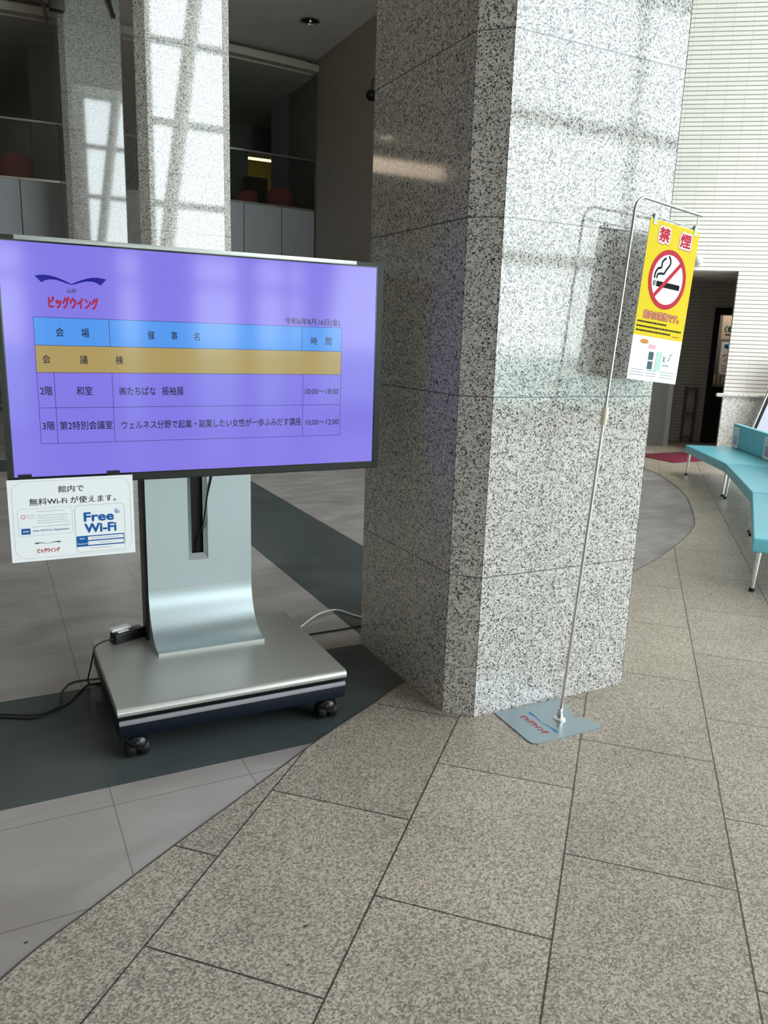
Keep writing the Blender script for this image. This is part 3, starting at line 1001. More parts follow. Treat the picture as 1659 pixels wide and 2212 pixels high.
quad(b, [(sx0, ys, sz0), (sx1, ys, sz0), (sx1, ys, sz1), (sx0, ys, sz1)], S_BG)
quad(b, [(sx0, ys + 0.02, sz0), (sx0, ys + 0.02, sz1), (sx1, ys + 0.02, sz1), (sx1, ys + 0.02, sz0)], M['black'])
F = Flat(b, (0, ys, 0), (1, 0, 0), (0, 0, 1), 0.0002)
zr = [1.477, 1.3913, 1.3068, 1.1955, 1.0808]
tx0, tx1 = 0.1452, 1.188
F.rect(tx0, zr[1], tx1, zr[0], S_BLUE, 1)
F.rect(tx0, zr[2], tx1, zr[1], S_GOLD, 1)
lw = 0.0016
for z in zr:
    F.rect(tx0, z - lw / 2, tx1, z + lw / 2, S_LINE, 2)
for x in (tx0, tx1):
    F.rect(x - lw / 2, zr[4], x + lw / 2, zr[0], S_LINE, 2)
F.rect(0.3692 - lw / 2, zr[1], 0.3692 + lw / 2, zr[0], S_LINE, 2)
F.rect(1.0331 - lw / 2, zr[1], 1.0331 + lw / 2, zr[0], S_LINE, 2)
for x in (0.1951, 0.3713, 1.0372):
    F.rect(x - lw / 2, zr[4], x + lw / 2, zr[2], S_LINE, 2)
for s, a0, a1, z, h in [
        ('会', 0.2077, 0.2314, 1.4329, 0.0285), ('場', 0.2828, 0.3072, 1.4323, 0.0289), ('催', 0.4890, 0.5121, 1.4317, 0.0285),
        ('事', 0.5652, 0.5874, 1.4316, 0.0273), ('名', 0.6418, 0.6615, 1.4306, 0.0277), ('時', 1.0672, 1.0920, 1.4271, 0.0281), ('間', 1.1240, 1.1484, 1.4271, 0.0281),
        ('会', 0.1644, 0.1873, 1.3487, 0.0273), ('議', 0.2751, 0.2988, 1.3486, 0.0278), ('棟', 0.3844, 0.4084, 1.3488, 0.0283),
        ('2階', 0.1518, 0.1877, 1.2497, 0.0290), ('和室', 0.2595, 0.3081, 1.2494, 0.0290), ('㈱たちばな', 0.3918, 0.5100, 1.2481, 0.0290), ('振袖展', 0.5300, 0.6029, 1.2481, 0.0300),
        ('10:00～18:00', 1.0465, 1.1798, 1.2448, 0.0200), ('3階', 0.1519, 0.1888, 1.1386, 0.0280), ('第2特別会議室', 0.2034, 0.3665, 1.1376, 0.0290),
        ('ウェルネス分野で起業・副業したい女性が一歩ふみだす講座', 0.3948, 1.0311, 1.1355, 0.0290), ('10:00～12:00', 1.0493, 1.1821, 1.1313, 0.0200),
        ('令和6年8月16日(金)', 0.9668, 1.1805, 1.4935, 0.0285), ('山形', 0.2472, 0.2756, 1.5604, 0.0127)]:
    F.text(s, a0, a1, z, h, S_TEXT, 3, 0.012)
F.text('ビッグウイング', 0.1907, 0.3398, 1.5235, 0.0382, S_RED, 3, 0.045)
wing(F, 0.1565, 0.3670, 1.6035, 1.5790, 1.5700, S_NAVY, 3)
b.build('screen', tv)['label'] = 'lit purple screen with a timetable'

# ---- wifi notice hanging from the lower edge of the screen
WO = (0.228, 2.695, 0.699)
b = MB(WO)
b.box((0.0352, 2.6955, 0.699), (0.4195, 2.697, 0.9705), M['paper'])
F = Flat(b, (0, 2.6955, 0), (1, 0, 0), (0, 0, 1), 0.0004)
F.rrect(0.0465, 0.7085, 0.4095, 0.964, 0.035, 0.0011, INK_LILAC)
F.text('館内で', 0.1848, 0.2633, 0.9340, 0.0225, INK_BLACK, 2, 0.004)
F.text('無料Wi-Fi が使えます。', 0.0974, 0.3631, 0.8960, 0.0235, INK_BLACK, 2, 0.004)
F.rrect(0.0600, 0.7850, 0.2240, 0.8750, 0.009, 0.0010, INK_LILAC)
F.ring((0.0760, 0.8486), 0.0042, 0.0078, INK_PINK)
for i, (a0, a1, z) in enumerate(((0.118, 0.198, 0.8640), (0.118, 0.212, 0.8500), (0.118, 0.208, 0.8415), (0.118, 0.206, 0.8335), (0.118, 0.212, 0.8260), (0.100, 0.216, 0.8140), (0.087, 0.110, 0.8530), (0.087, 0.110, 0.8450))):
    x = a0
    k = 0
    while x < a1:
        wd = 0.004 + 0.005 * ((k * 7 + i * 3) % 5) / 5
        F.rect(x, z - 0.0009, min(a1, x + wd), z + 0.0009, INK_GREY)
        x += wd + 0.0022
        k += 1
F.rect(0.0684, 0.7905, 0.0950, 0.8100, INK_BLUE)
F.text('SSID', 0.0730, 0.0905, 0.8003, 0.0060, INK_WHITE, 2, 0.02)
F.text('Free Wi-Fi for Application', 0.1034, 0.2112, 0.8000, 0.0085, INK_BLUE, 2, 0.01)
F.rrect(0.2310, 0.7150, 0.3890, 0.8760, 0.014, 0.0011, INK_GREY)
F.text('Free', 0.2585, 0.3540, 0.8350, 0.0320, INK_BLUE, 2, 0.045)
F.text('Wi-Fi', 0.2592, 0.3608, 0.7965, 0.0320, INK_BLUE, 2, 0.045)
for i, rr in enumerate((0.0065, 0.0115, 0.0165)):
    F.ring((0.3555, 0.8400), rr, rr + 0.0024, (INK_BLUE, INK_BLUE, INK_LBLUE)[i], 2, 10, 0.15, 1.45)
F.rect(0.2325, 0.7345, 0.3850, 0.7710, INK_BLUE)
F.rect(0.2680, 0.7555, 0.3825, 0.7675, INK_WHITE, 2)
F.rect(0.2680, 0.7385, 0.3825, 0.7515, INK_WHITE, 2)
F.text('SSID', 0.2420, 0.2590, 0.7620, 0.0055, INK_WHITE, 2, 0.02)
F.text('Password', 0.2355, 0.2660, 0.7445, 0.0055, INK_WHITE, 2, 0.02)
for i, (a0, a1, z) in enumerate(((0.280, 0.366, 0.7615), (0.304, 0.344, 0.7448), (0.278, 0.345, 0.7268))):
    x = a0
    k = 0
    while x < a1:
        wd = 0.004 + 0.006 * ((k * 5 + i) % 4) / 4
        F.rect(x, z - 0.001, min(a1, x + wd), z + 0.001, INK_GREY, 3)
        x += wd + 0.002
        k += 1
wing(F, 0.1032, 0.1860, 0.7610, 0.7548, 0.7520, INK_SLATE, 2)
F.text('ビッグウイング', 0.1114, 0.1795, 0.7327, 0.0159, INK_RED, 2, 0.03)
wt = b.build('wifi_notice', loc=WO)
tag(wt, 'white laminated free Wi-Fi notice hanging from the screen corner', 'sign')
for x in (0.09, 0.36):
    b = MB(WO)
    b.box((x - 0.02, 2.697, 0.945), (x + 0.02, 2.7115, 0.985), M['black'])
    b.build('clip', wt)

# ---- power supply lying on the base, cables
PO = (0.46, 3.19, 0.195)
ang = math.atan2(0.055, 0.133)
Mx = Matrix.Translation((0.450, 3.175, 0.195)) @ Matrix.Rotation(ang, 4, 'Z')
ps = thing('power_adapter', 'black power adapter on the stand base beside the column', 'adapter', PO)
b = MB(PO)
b.box((-0.068, -0.024, 0.0), (0.068, 0.024, 0.043), M['black'], Mx, 0.005)
b.build('body', ps)
b = MB(PO)
b.box((-0.066, 0.004, 0.0432), (0.02, 0.04, 0.056), M['white_plastic'], Mx, 0.004)
b.box((-0.05, -0.016, 0.0432), (0.0, 0.004, 0.048), M['white_plastic'], Mx, 0.002)
b.build('plug', ps)['label'] = 'white plug on top'
b = MB(PO)
b.tube([(-0.068, 0, 0.02), (-0.082, 0, 0.02)], [0.008, 0.005], M['black'], 12, True, Mx)
b.build('strain_relief', ps)

def cable(name, pts, r, mat, label, n=8):
    sp = smooth_path(pts, n)
    o_ = Vector(pts[0])
    b_ = MB(o_)
    b_.tube(sp, r, mat, 8)
    return tag(b_.build(name, loc=o_), label, 'cable')
cable('power_cable', [(0.372, 3.142, 0.215), (0.35, 3.135, 0.215), (0.315, 3.11, 0.208), (0.300, 3.09, 0.17), (0.290, 3.10, 0.12), (0.285, 3.16, 0.05), (0.296, 3.215, 0.008), (0.318, 3.20, 0.005), (0.34, 3.19, 0.005), (0.40, 3.15, 0.005)], 0.0032, M['rubber'], 'thin black cable dropping from the power adapter to the floor')
cable('floor_cable', [(0.38, 3.20, 0.005), (0.295, 3.212, 0.005), (0.256, 3.161, 0.005), (0.204, 3.072, 0.005), (0.15, 3.031, 0.005), (0.074, 2.991, 0.005), (-0.043, 3.045, 0.005), (-0.2, 3.12, 0.005), (-0.6, 3.1, 0.005)], 0.0042, M['rubber'], 'black cable running left across the dark floor band')
cable('floor_cable', [(0.42, 3.24, 0.005), (0.334, 3.257, 0.005), (0.24, 3.262, 0.005), (0.2, 3.217, 0.005), (0.182, 3.156, 0.005), (0.173, 3.06, 0.008), (0.149, 3.024, 0.0125), (0.08, 2.999, 0.0125), (-0.043, 3.055, 0.0125), (-0.2, 3.13, 0.0125)], 0.0035, M['rubber'], 'black cable looping out beside the left of the stand')
cable('floor_cable', [(1.10, 3.40, 0.006), (1.25, 3.385, 0.006), (1.355, 3.387, 0.006), (1.518, 3.388, 0.006), (1.63, 3.40, 0.006), (1.8, 3.42, 0.006)], 0.0042, M['rubber'], 'black cable between the stand and the big pillar')
cable('floor_cable', [(1.15, 3.38, 0.006), (1.28, 3.45, 0.006), (1.345, 3.507, 0.006), (1.42, 3.57, 0.012), (1.48, 3.604, 0.02), (1.55, 3.63, 0.02), (1.61, 3.628, 0.012), (1.676, 3.517, 0.006), (1.78, 3.45, 0.006)], 0.0045, M['white_plastic'], 'white cable between the stand and the big pillar')
cable('hanging_cable', [(0.80, 3.06, 1.0), (0.795, 3.108, 0.90), (0.793, 3.112, 0.865), (0.774, 3.112, 0.785), (0.765, 3.114, 0.718), (0.757, 3.13, 0.66), (0.742, 3.15, 0.612), (0.737, 3.152, 0.575), (0.737, 3.153, 0.552)], 0.0035, M['rubber'], 'thin black cable hanging into the column slot')

# ================================================================== NO SMOKING STAND
P0 = Vector((1.919, 2.184, 0.0))
pz = Vector((0.082, 0.011, 0.997)).normalized()
pa = Vector((0.990, 0.111, -0.082)).normalized()
pn = pa.cross(pz)
def SP(s, t, q=0.0):
    return P0 + pa * s + pz * t + pn * q
ss = thing('sign_stand', 'thin leaning chrome pole stand on a steel plate before the pillar', 'sign stand', P0)
b = MB(P0)
plate = [(1.712, 2.328), (1.700, 2.092), (1.706, 2.074), (1.722, 2.064), (2.012, 2.064), (2.028, 2.072), (2.032, 2.09), (2.026, 2.150), (2.016, 2.162), (1.988, 2.172), (1.978, 2.186), (2.034, 2.31), (2.034, 2.328)]
plate = [(1.712, 2.332), (1.700, 2.092), (1.706, 2.074), (1.722, 2.064), (2.012, 2.064), (2.028, 2.072), (2.032, 2.09), (2.026, 2.152), (1.986, 2.174), (2.02, 2.26), (2.038, 2.332)]
b.prism(plate, 0.0027, 0.0065, M['plate'])
F = Flat(b, (0, 0, 0.0067), (0, -1, 0), (1, 0, 0), 0.0003)
# emblem turned to be read from the left: runs from the pillar towards the viewer
wing(F, -2.283, -2.094, 1.846, 1.8335, 1.826, INK_MBLUE, 1)
F.text('ビッグウイング', -2.262, -2.112, 1.799, 0.030, INK_RED, 1, 0.03)
b.build('base_plate', ss)['label'] = 'steel base plate with a red and blue emblem'
b = MB(P0)
b.lathe([(0.0, 0.0065), (0.024, 0.0065), (0.023, 0.011), (0.012, 0.016), (0.010, 0.05), (0.008, 0.054), (0.0, 0.054)], M['chrome'], 24, Matrix.Translation(P0))
b.build('pole_socket', ss)
b = MB(P0)
b.tube([P0 + Vector((0, 0, 0.008)), SP(0, 0.6), SP(0, 1.215)], 0.0068, M['chrome'], 14)
b.build('lower_pole', ss)
b = MB(P0)
b.tube([SP(0, 1.163), SP(0, 1.17), SP(0, 1.222), SP(0, 1.228)], [0.0115, 0.0125, 0.0125, 0.010], M['cream_plastic'], 16)
b.build('clamp_collar', ss)['label'] = 'cream plastic clamp on the pole'
b = MB(P0)
rad = 0.05
arcp = [SP(rad - rad * math.cos(t), 1.968 - rad + rad * math.sin(t)) for t in [i / 10 * PI / 2 for i in range(11)]]
b.tube([SP(0, 1.20), SP(0, 1.6)] + arcp + [SP(0.376, 1.968)], 0.0052, M['steel'], 12)
b.build('upper_pole', ss)['label'] = 'upper pole bent over into an arm'
b = MB(P0)
b.tube([SP(0.0, 1.9185), SP(0.2, 1.917), SP(0.345, 1.9155), SP(0.352, 1.92), SP(0.3545, 1.966)], 0.0022, M['steel'], 8)
b.tube([SP(0.3545, 1.966), SP(0.352, 1.90)], 0.0020, M['steel'], 8)
b.build('hanging_rod', ss)

BO = SP(0.2235, 1.339)
b = MB(BO)
b0, b1, t0, t1, tm = 0.0807, 0.3668, 1.3388, 1.907, 1.5005
def bq(k0, k1):
    pts = [SP(b0, t0, k0), SP(b1, t0, k0), SP(b1, t1, k0), SP(b0, t1, k0), SP(b0, t0, k1), SP(b1, t0, k1), SP(b1, t1, k1), SP(b0, t1, k1)]
    b.add(pts, [[0, 1, 2, 3], [7, 6, 5, 4], [0, 4, 5, 1], [1, 5, 6, 2], [2, 6, 7, 3], [3, 7, 4, 0]], INK_WHITE)
bq(0.0065, 0.008)
F = Flat(b, SP(0, 0, 0.008), pa, pz, 0.0003)
F.rect(b0, tm, b1, t1 - 0.001, INK_YELLOW, 1)
for ch, a0, a1, z, h in (('禁', 0.1345, 0.2040, 1.8625, 0.0600), ('煙', 0.2570, 0.3290, 1.8605, 0.0600)):
    F.text(ch, a0 - 0.0035, a1 + 0.0035, z - 0.001, h + 0.008, INK_BROWN, 2, 0.14)
    F.text(ch, a0 - 0.002, a1 + 0.002, z, h + 0.005, INK_WHITE, 3, 0.12)
    F.text(ch, a0 + 0.004, a1 - 0.004, z, h - 0.008, INK_CRIMSON, 4, 0.04)
cc = (0.2225, 1.7112)
F.disc(cc, 0.1000, INK_WHITE, 2)
F.ring(cc, 0.0890, 0.1062, INK_CRIMSON, 5)
F.rect(0.1630, 1.6815, 0.2975, 1.7010, INK_BLACK, 3)
F.rect(0.1448, 1.6825, 0.1495, 1.7012, INK_BLACK, 3)
F.rect(0.1530, 1.6825, 0.1575, 1.7012, INK_BLACK, 3)
s1 = smooth_path([(0.1482, 1.7088, 0), (0.1500, 1.728, 0), (0.1614, 1.7440, 0), (0.1780, 1.7500, 0), (0.1800, 1.768, 0), (0.1920, 1.7815, 0), (0.2000, 1.7840, 0)])
s2 = smooth_path([(0.1600, 1.7092, 0), (0.1641, 1.7234, 0), (0.1780, 1.7280, 0), (0.1976, 1.7304, 0), (0.2070, 1.7440, 0), (0.2190, 1.7580, 0), (0.2263, 1.7700, 0), (0.2230, 1.7838, 0), (0.2120, 1.7940, 0)])
F.stroke(s1, 0.0080, INK_BLACK, 3)
F.stroke(s2, 0.0080, INK_BLACK, 3)
F.stroke([(0.1515, 1.6405), (0.2935, 1.7819)], 0.0150, INK_CRIMSON, 4)
F.text('館内は禁煙です。', 0.1165, 0.3280, 1.5785, 0.0330, INK_BROWN, 2, 0.09)
F.text('館内は禁煙です。', 0.1185, 0.3260, 1.5785, 0.0280, INK_TAN, 3, 0.0)
for i, (a0, a1, z) in enumerate(((0.0905, 0.2578, 1.5504), (0.0904, 0.3500, 1.5338), (0.0900, 0.2895, 1.5185))):
    x = a0
    k = 0
    while x < a1:
        wd = 0.004 + 0.007 * ((k * 7 + i * 3) % 5) / 5
        F.rect(x, z - 0.0032, min(a1, x + wd), z + 0.0032, INK_BLACK, 2)
        x += wd + 0.0016
        k += 1
F.rect(0.300, 1.5120, 0.345, 1.5145, INK_BROWN, 2)
# small white guide sheet printed under the yellow field
F.disc((0.1480, 1.4810), 0.024, INK_ORANGE, 2, 24, 0.0085)
F.rect(0.1760, 1.4580, 0.2160, 1.4730, INK_PINK, 2)
F.rect(0.1830, 1.4170, 0.2110, 1.4470, INK_SLATE, 2)
F.rect(0.1830, 1.3830, 0.2110, 1.4120, INK_SLATE, 2)
F.rect(0.2280, 1.3800, 0.2600, 1.4520, INK_GREEN, 2)
F.stroke([(0.268, 1.437), (0.281, 1.415)], 0.003, INK_SLATE, 2)
F.stroke([(0.281, 1.437), (0.268, 1.415)], 0.003, INK_SLATE, 2)
F.stroke([(0.296, 1.420), (0.306, 1.428), (0.308, 1.446), (0.320, 1.447)], 0.003, INK_SLATE, 2)
F.rect(0.2700, 1.4000, 0.3080, 1.4070, INK_GREY, 2)
for a0, a1 in ((0.090, 0.170), (0.182, 0.240), (0.262, 0.345)):
    for z in (1.3780, 1.3680, 1.3580):
        F.rect(a0, z - 0.0014, a1, z + 0.0014, INK_GREY, 2)
bnr = b.build('no_smoking_banner', loc=BO)
tag(bnr, 'yellow no smoking banner hanging from the leaning pole', 'banner')
for s_ in (0.108, 0.342):
    c_ = MB(BO)
    c_.add([SP(s_ - 0.010, 1.888, 0.0095), SP(s_ + 0.010, 1.888, 0.0095), SP(s_ + 0.007, 1.925, 0.0095), SP(s_ - 0.007, 1.925, 0.0095),
            SP(s_ - 0.010, 1.888, 0.0035), SP(s_ + 0.010, 1.888, 0.0035), SP(s_ + 0.007, 1.925, -0.003), SP(s_ - 0.007, 1.925, -0.003)],
           [[0, 1, 2, 3], [7, 6, 5, 4], [0, 4, 5, 1], [1, 5, 6, 2], [2, 6, 7, 3], [3, 7, 4, 0]], plain('clear_clip', (0.45, 0.48, 0.42), 0.2))
    c_.build('clip', bnr)['label'] = 'clear plastic clip'

# ================================================================== BENCHES
FR = [Vector((7.148, 6.418, 0)), Vector((6.416, 5.247, 0)), Vector((5.343, 4.085, 0)), Vector((4.03, 3.03, 0))]
dirs = [(FR[i + 1] - FR[i]).normalized() for i in range(3)]
out = [Vector((-d.y, d.x, 0)) for d in dirs]          # to the back of the bench
vn = [out[0], (out[0] + out[1]).normalized(), (out[1] + out[2]).normalized(), out[2]]
LABB = ['teal bench farthest back, nearest the white wall', 'teal bench in the middle of the curved row', 'teal bench nearest the viewer at the right edge']
def slab(mb, q, z0, z1, mat, bev):
    bm = bmesh.new()
    lo_ = [bm.verts.new((p.x, p.y, z0)) for p in q]
    hi_ = [bm.verts.new((p.x, p.y, z1)) for p in q]
    bm.faces.new(lo_[::-1])
    bm.faces.new(hi_)
    for i in range(4):
        j = (i + 1) % 4
        bm.faces.new((lo_[i], lo_[j], hi_[j], hi_[i]))
    bmesh.ops.recalc_face_normals(bm, faces=bm.faces)
    bmesh.ops.bevel(bm, geom=bm.edges[:], offset=bev, segments=3, affect='EDGES', profile=0.6)
    mb.bm(bm, mat, True)
for i in range(3):
    A, B_ = FR[i], FR[i + 1]
    d, o_ = dirs[i], out[i]
    org = (A + B_) / 2 + o_ * 0.28
    bt = thing('bench', LABB[i], 'bench', org, 0, 'curved row of teal benches')
    na, nb = vn[i] / vn[i].dot(o_), vn[i + 1] / vn[i + 1].dot(o_)
    A2, B2 = A + d * 0.004, B_ - d * 0.004
    s_ = MB(org)
    slab(s_, [A2, B2, B2 + nb * 0.56, A2 + na * 0.56], 0.258, 0.345, M['teal'], 0.012)
    s_.build('seat', bt)
    k_ = MB(org)
    slab(k_, [A2 + na * 0.505 + d * 0.01, B2 + nb * 0.505 - d * 0.01, B2 + nb * 0.575 - d * 0.01, A2 + na * 0.575 + d * 0.01], 0.350, 0.612, M['teal'], 0.014)
    k_.build('backrest', bt)
    fr_ = MB(org)
    fr_.box((0, 0, 0), (0.02, 0.02, 0.02), M['black']) if False else None
    for p in (A2 + d * 0.10, B2 - d * 0.10):
        fr_.tube([p + o_ * 0.07 + Vector((0, 0, 0.25)), p + o_ * 0.53 + Vector((0, 0, 0.25))], 0.012, M['black'], 8)
    fr_.tube([A2 + d * 0.1 + o_ * 0.3 + Vector((0, 0, 0.246)), B2 - d * 0.1 + o_ * 0.3 + Vector((0, 0, 0.246))], 0.012, M['black'], 8)
    for p in (A2 + d * 0.3, B2 - d * 0.3):
        fr_.tube([p + o_ * 0.53 + Vector((0, 0, 0.25)), p + o_ * 0.545 + Vector((0, 0, 0.4))], 0.01, M['black'], 8)
    fr_.build('frame', bt)
    for e, p, sd in ((0, A2 + d * 0.06, -1), (1, B2 - d * 0.06, 1)):
        for q in (0.045, 0.50):
            tp = p + o_ * q + Vector((0, 0, 0.26))
            ft = p + o_ * (q - (0.012 if q < 0.2 else -0.012)) + d * sd * 0.012
            l_ = MB(org)
            l_.tube([tp, ft + Vector((0, 0, 0.02))], [0.016, 0.012], M['chrome'], 14)
            lg = l_.build('leg', bt)
            c_ = MB(org)
            c_.tube([ft + Vector((0, 0, 0.003)), ft + Vector((0, 0, 0.024))], 0.0165, M['rubber'], 12)
            c_.build('foot_cap', lg)
    # paper notice on the end of the backrest that is farther from the viewer
    for i_ in ((0, 1) if i == 0 else ()):
        base = A2 + na * 0.505 + d * (0.05 if i_ == 0 else 0.965) - o_ * 0.0025
        t_ = MB(base)
        Fb = Flat(t_, base, d, (0, 0, 1), 0.0006)
        wdt = 0.17 if i_ == 0 else 0.19
        z0_, z1_ = 0.352, 0.580
        t_.box((0, -0.0008, 0), (0, 0, 0), M['paper']) if False else None
        c = [base + d * a + Vector((0, 0, z)) - o_ * e_ for e_ in (0, 0.0012) for a, z in ((0, z0_), (wdt, z0_), (wdt, z1_), (0, z1_))]
        t_.add(c, [[0, 1, 2, 3], [7, 6, 5, 4], [0, 4, 5, 1], [1, 5, 6, 2], [2, 6, 7, 3], [3, 7, 4, 0]], M['paper'])
        Fb.o = base - o_ * 0.0013
        Fb.n = -o_
        for z in (0.556, 0.545, 0.520, 0.508):
            Fb.rect(0.02, z - 0.002, wdt - 0.02, z + 0.002, INK_GREY)
        Fb.rect(0.03, 0.385, wdt - 0.03, 0.490, INK_LILAC)
        for k in range(4):
            Fb.stroke([(0.04 + 0.026 * k, 0.485), (0.04 + 0.026 * k + 0.02, 0.39)], 0.004, INK_BROWN, 2)
        tag(t_.build('paper_notice', loc=base), ('white paper notice on the far end of the teal backrest, left of its twin', 'white paper notice on the teal backrest at the right edge of the photo')[i_], 'notice', 'notices taped to the bench backrests')

# ================================================================== AROUND THE WHITE WALL
b = MB((8.2, 7.4, 0))
b.box((7.72, 7.085, 0.0026), (8.62, 7.78, 0.012), M['red_mat'], bev=0.003)
tag(b.build('floor_mat', loc=(8.2, 7.4, 0)), 'dark red carpet mat in front of the doorway recess', 'mat')
# white dome on the tile wall
dl = WP(1.975, 0, 2.553)
b = MB((0, 0, 0))
b.lathe([(0.0, 0.0), (0.062, 0.0), (0.062, 0.03), (0.058, 0.05), (0.045, 0.075), (0.02, 0.09), (0.0, 0.093)], M['white_plastic'], 28)
tag(b.build('alarm_dome', loc=dl, rot=Vector((-0.5888, -0.8083, 0)).to_track_quat('Z', 'Y').to_euler()), 'small white dome fitting on the tiles above the doorway', 'wall fitting')
# boards and posters in the shop
def board(name, t0, t1, z0, z1, dpt, mat, label, deco):
    c = WP((t0 + t1) / 2, dpt, z0)
    bb = MB(c)
    p = [WP(t, dd, z) for dd in (dpt, dpt + 0.015) for t, z in ((t0, z0), (t1, z0), (t1, z1), (t0, z1))]
    bb.add(p, [[0, 1, 2, 3], [7, 6, 5, 4], [0, 4, 5, 1], [1, 5, 6, 2], [2, 6, 7, 3], [3, 7, 4, 0]], mat)
    FF = Flat(bb, WP(0, dpt, 0), ew, (0, 0, 1), 0.001)
    FF.n = -nw
    deco(FF)
    tag(bb.build(name, loc=c), label, 'sign')
def deco1(FF):
    FF.ring((3.035, 1.735), 0.045, 0.062, INK_DGREEN, 1, 24, PI * 0.6, PI * 1.4)
    FF.disc((3.055, 1.735), 0.036, INK_DGREEN, 1, 24, 0.05)
    FF.rect(2.99, 1.64, 3.09, 1.660, INK_BLACK)
board('shop_sign', 2.93, 3.40, 1.58, 1.945, 2.30, M['beige'], 'beige shop sign with a dark green leaf emblem', deco1)
def deco2(FF):
    FF.rect(3.0, 1.44, 3.3, 1.50, INK_BLUE)
    FF.poly([(3.02, 1.44), (3.3, 1.44), (3.16, 1.38)], INK_BLUE)
    FF.stroke([(2.99, 1.31), (3.10, 1.36), (3.02, 1.24), (3.10, 1.24)], 0.02, INK_RED)
    for z in (1.16, 1.12, 1.08):
        FF.rect(3.0, z - 0.008, 3.2, z + 0.008, INK_GREY)
board('shop_poster', 2.955, 3.30, 1.02, 1.54, 2.30, M['paper'], 'white shop poster with blue and red print below the sign', deco2)
c = WP(3.0, 2.1, 0.0)
b = MB(c)
bq_ = lambda t, dd, z: WP(t, dd, z)
for k in range(5):
    b.tube([WP(2.80 + 0.06 * k, 2.1, 0.86), WP(2.80 + 0.06 * k, 2.1, 1.0 + 0.03 * (k % 3))], 0.016, M['cream_plastic'], 8)
p = [WP(t, dd, z) for dd in (2.0, 2.2) for t, z in ((2.72, 0), (3.2, 0), (3.2, 0.86), (2.72, 0.86))]
b.add(p, [[0, 1, 2, 3], [7, 6, 5, 4], [0, 4, 5, 1], [1, 5, 6, 2], [2, 6, 7, 3], [3, 7, 4, 0]], M['black'])
tag(b.build('leaflet_counter', loc=c), 'small dark counter with yellow goods inside the shop doorway', 'counter')
# red-brown slatted rack against the recess wall
c = WP(2.40, 1.47, 0)
ur = thing('umbrella_rack', 'narrow red brown slatted rack against the dark recess wall', 'rack', c)
for t in (2.33, 2.48):
    b = MB(c)
    p = [WP(tt, dd, z) for dd in (1.42, 1.50) for tt, z in ((t - 0.014, 0), (t + 0.014, 0), (t + 0.014, 0.845), (t - 0.014, 0.845))]
    b.add(p, [[0, 1, 2, 3], [7, 6, 5, 4], [0, 4, 5, 1], [1, 5, 6, 2], [2, 6, 7, 3], [3, 7, 4, 0]], M['brown_wood'])
    b.build('post', ur)
for z in (0.06, 0.42, 0.80):
    b = MB(c)
    p = [WP(tt, dd, zz) for dd in (1.43, 1.49) for tt, zz in ((2.344, z), (2.466, z), (2.466, z + 0.03), (2.344, z + 0.03))]
    b.add(p, [[0, 1, 2, 3], [7, 6, 5, 4], [0, 4, 5, 1], [1, 5, 6, 2], [2, 6, 7, 3], [3, 7, 4, 0]], M['brown_wood'])
    b.build('rail', ur)
# leaning notice board behind the benches
c0_ = WP(2.68, -0.42, 0.0)
pbd = thing('notice_board', 'leaning framed board behind the benches at the right edge', 'board', c0_)
def BPt(s, hgt, q=0.0):
    return c0_ + ew * (s + hgt * 0.295) + nw * (hgt * 0.03) + Vector((0, 0, hgt)) - nw * q
b = MB(c0_)
b.tube([BPt(0.0, 0.0), BPt(0.0, 1.35)], 0.017, M['chrome'], 10)
b.tube([BPt(0.0, 1.35), BPt(0.95, 1.35)], 0.017, M['chrome'], 10)
b.tube([BPt(0.95, 0.0), BPt(0.95, 1.35)], 0.017, M['chrome'], 10)
b.tube([BPt(0.0, 0.12), BPt(0.95, 0.12)], 0.017, M['chrome'], 10)
b.build('frame', pbd)['label'] = 'silver metal frame'
b = MB(c0_)
for (s0, s1, h0, h1, q0, q1, mt) in ((0.012, 0.938, 0.13, 1.34, 0.004, -0.008, M['black']), (0.055, 0.9, 0.18, 1.30, 0.0055, 0.004, M['board_lavender'])):
    p = [BPt(s, hh, q) for q in (q0, q1) for s, hh in ((s0, h0), (s1, h0), (s1, h1), (s0, h1))]
    b.add(p, [[0, 1, 2, 3], [7, 6, 5, 4], [0, 4, 5, 1], [1, 5, 6, 2], [2, 6, 7, 3], [3, 7, 4, 0]], mt)
b.build('panel', pbd)['label'] = 'black edged pale panel'

# ================================================================== UP IN THE HALL
def downlight(x, y, z, label, lit):
    b = MB((x, y, z))
    T = Matrix.Translation((x, y, z))
    b.lathe([(0.19, 0.0), (0.19, -0.02), (0.16, -0.024), (0.15, -0.006), (0.12, -0.003), (0.0, -0.002)], M['chrome'] if not lit else M['white_plastic'], 28, T)
    b.lathe([(0.0, -0.012), (0.145, -0.010), (0.148, -0.003), (0.0, -0.003)], M['lamp_white'] if lit else M['black_gloss'], 24, T)
    b.lathe([(0.0, -0.05), (0.03, -0.045), (0.04, -0.02), (0.04, -0.011), (0.0, -0.011)], M['chrome'], 16, T)
    return tag(b.build('downlight', loc=(x, y, z)), label, 'ceiling light')
dl_ = downlight(5.911, 15.242, 7.19, 'unlit chrome rim downlight in the plaster ceiling', False)
downlight(-7.5, 21.2, 6.915, 'lit downlight far back in the gallery, mirrored in the big pillar', True)
b = MB((-8.1, 22.0, 6.35))
b.box((-9.9, 22.03, 6.12), (-6.3, 22.12, 6.6), M['white_plastic'])
b.box((-9.88, 22.0, 6.16), (-6.32, 22.03, 6.54), M['lamp_band'])
b.box((-9.9, 22.05, 6.6), (-9.8, 22.1, 6.92), M['steel'])
b.box((-6.4, 22.05, 6.6), (-6.3, 22.1, 6.92), M['steel'])
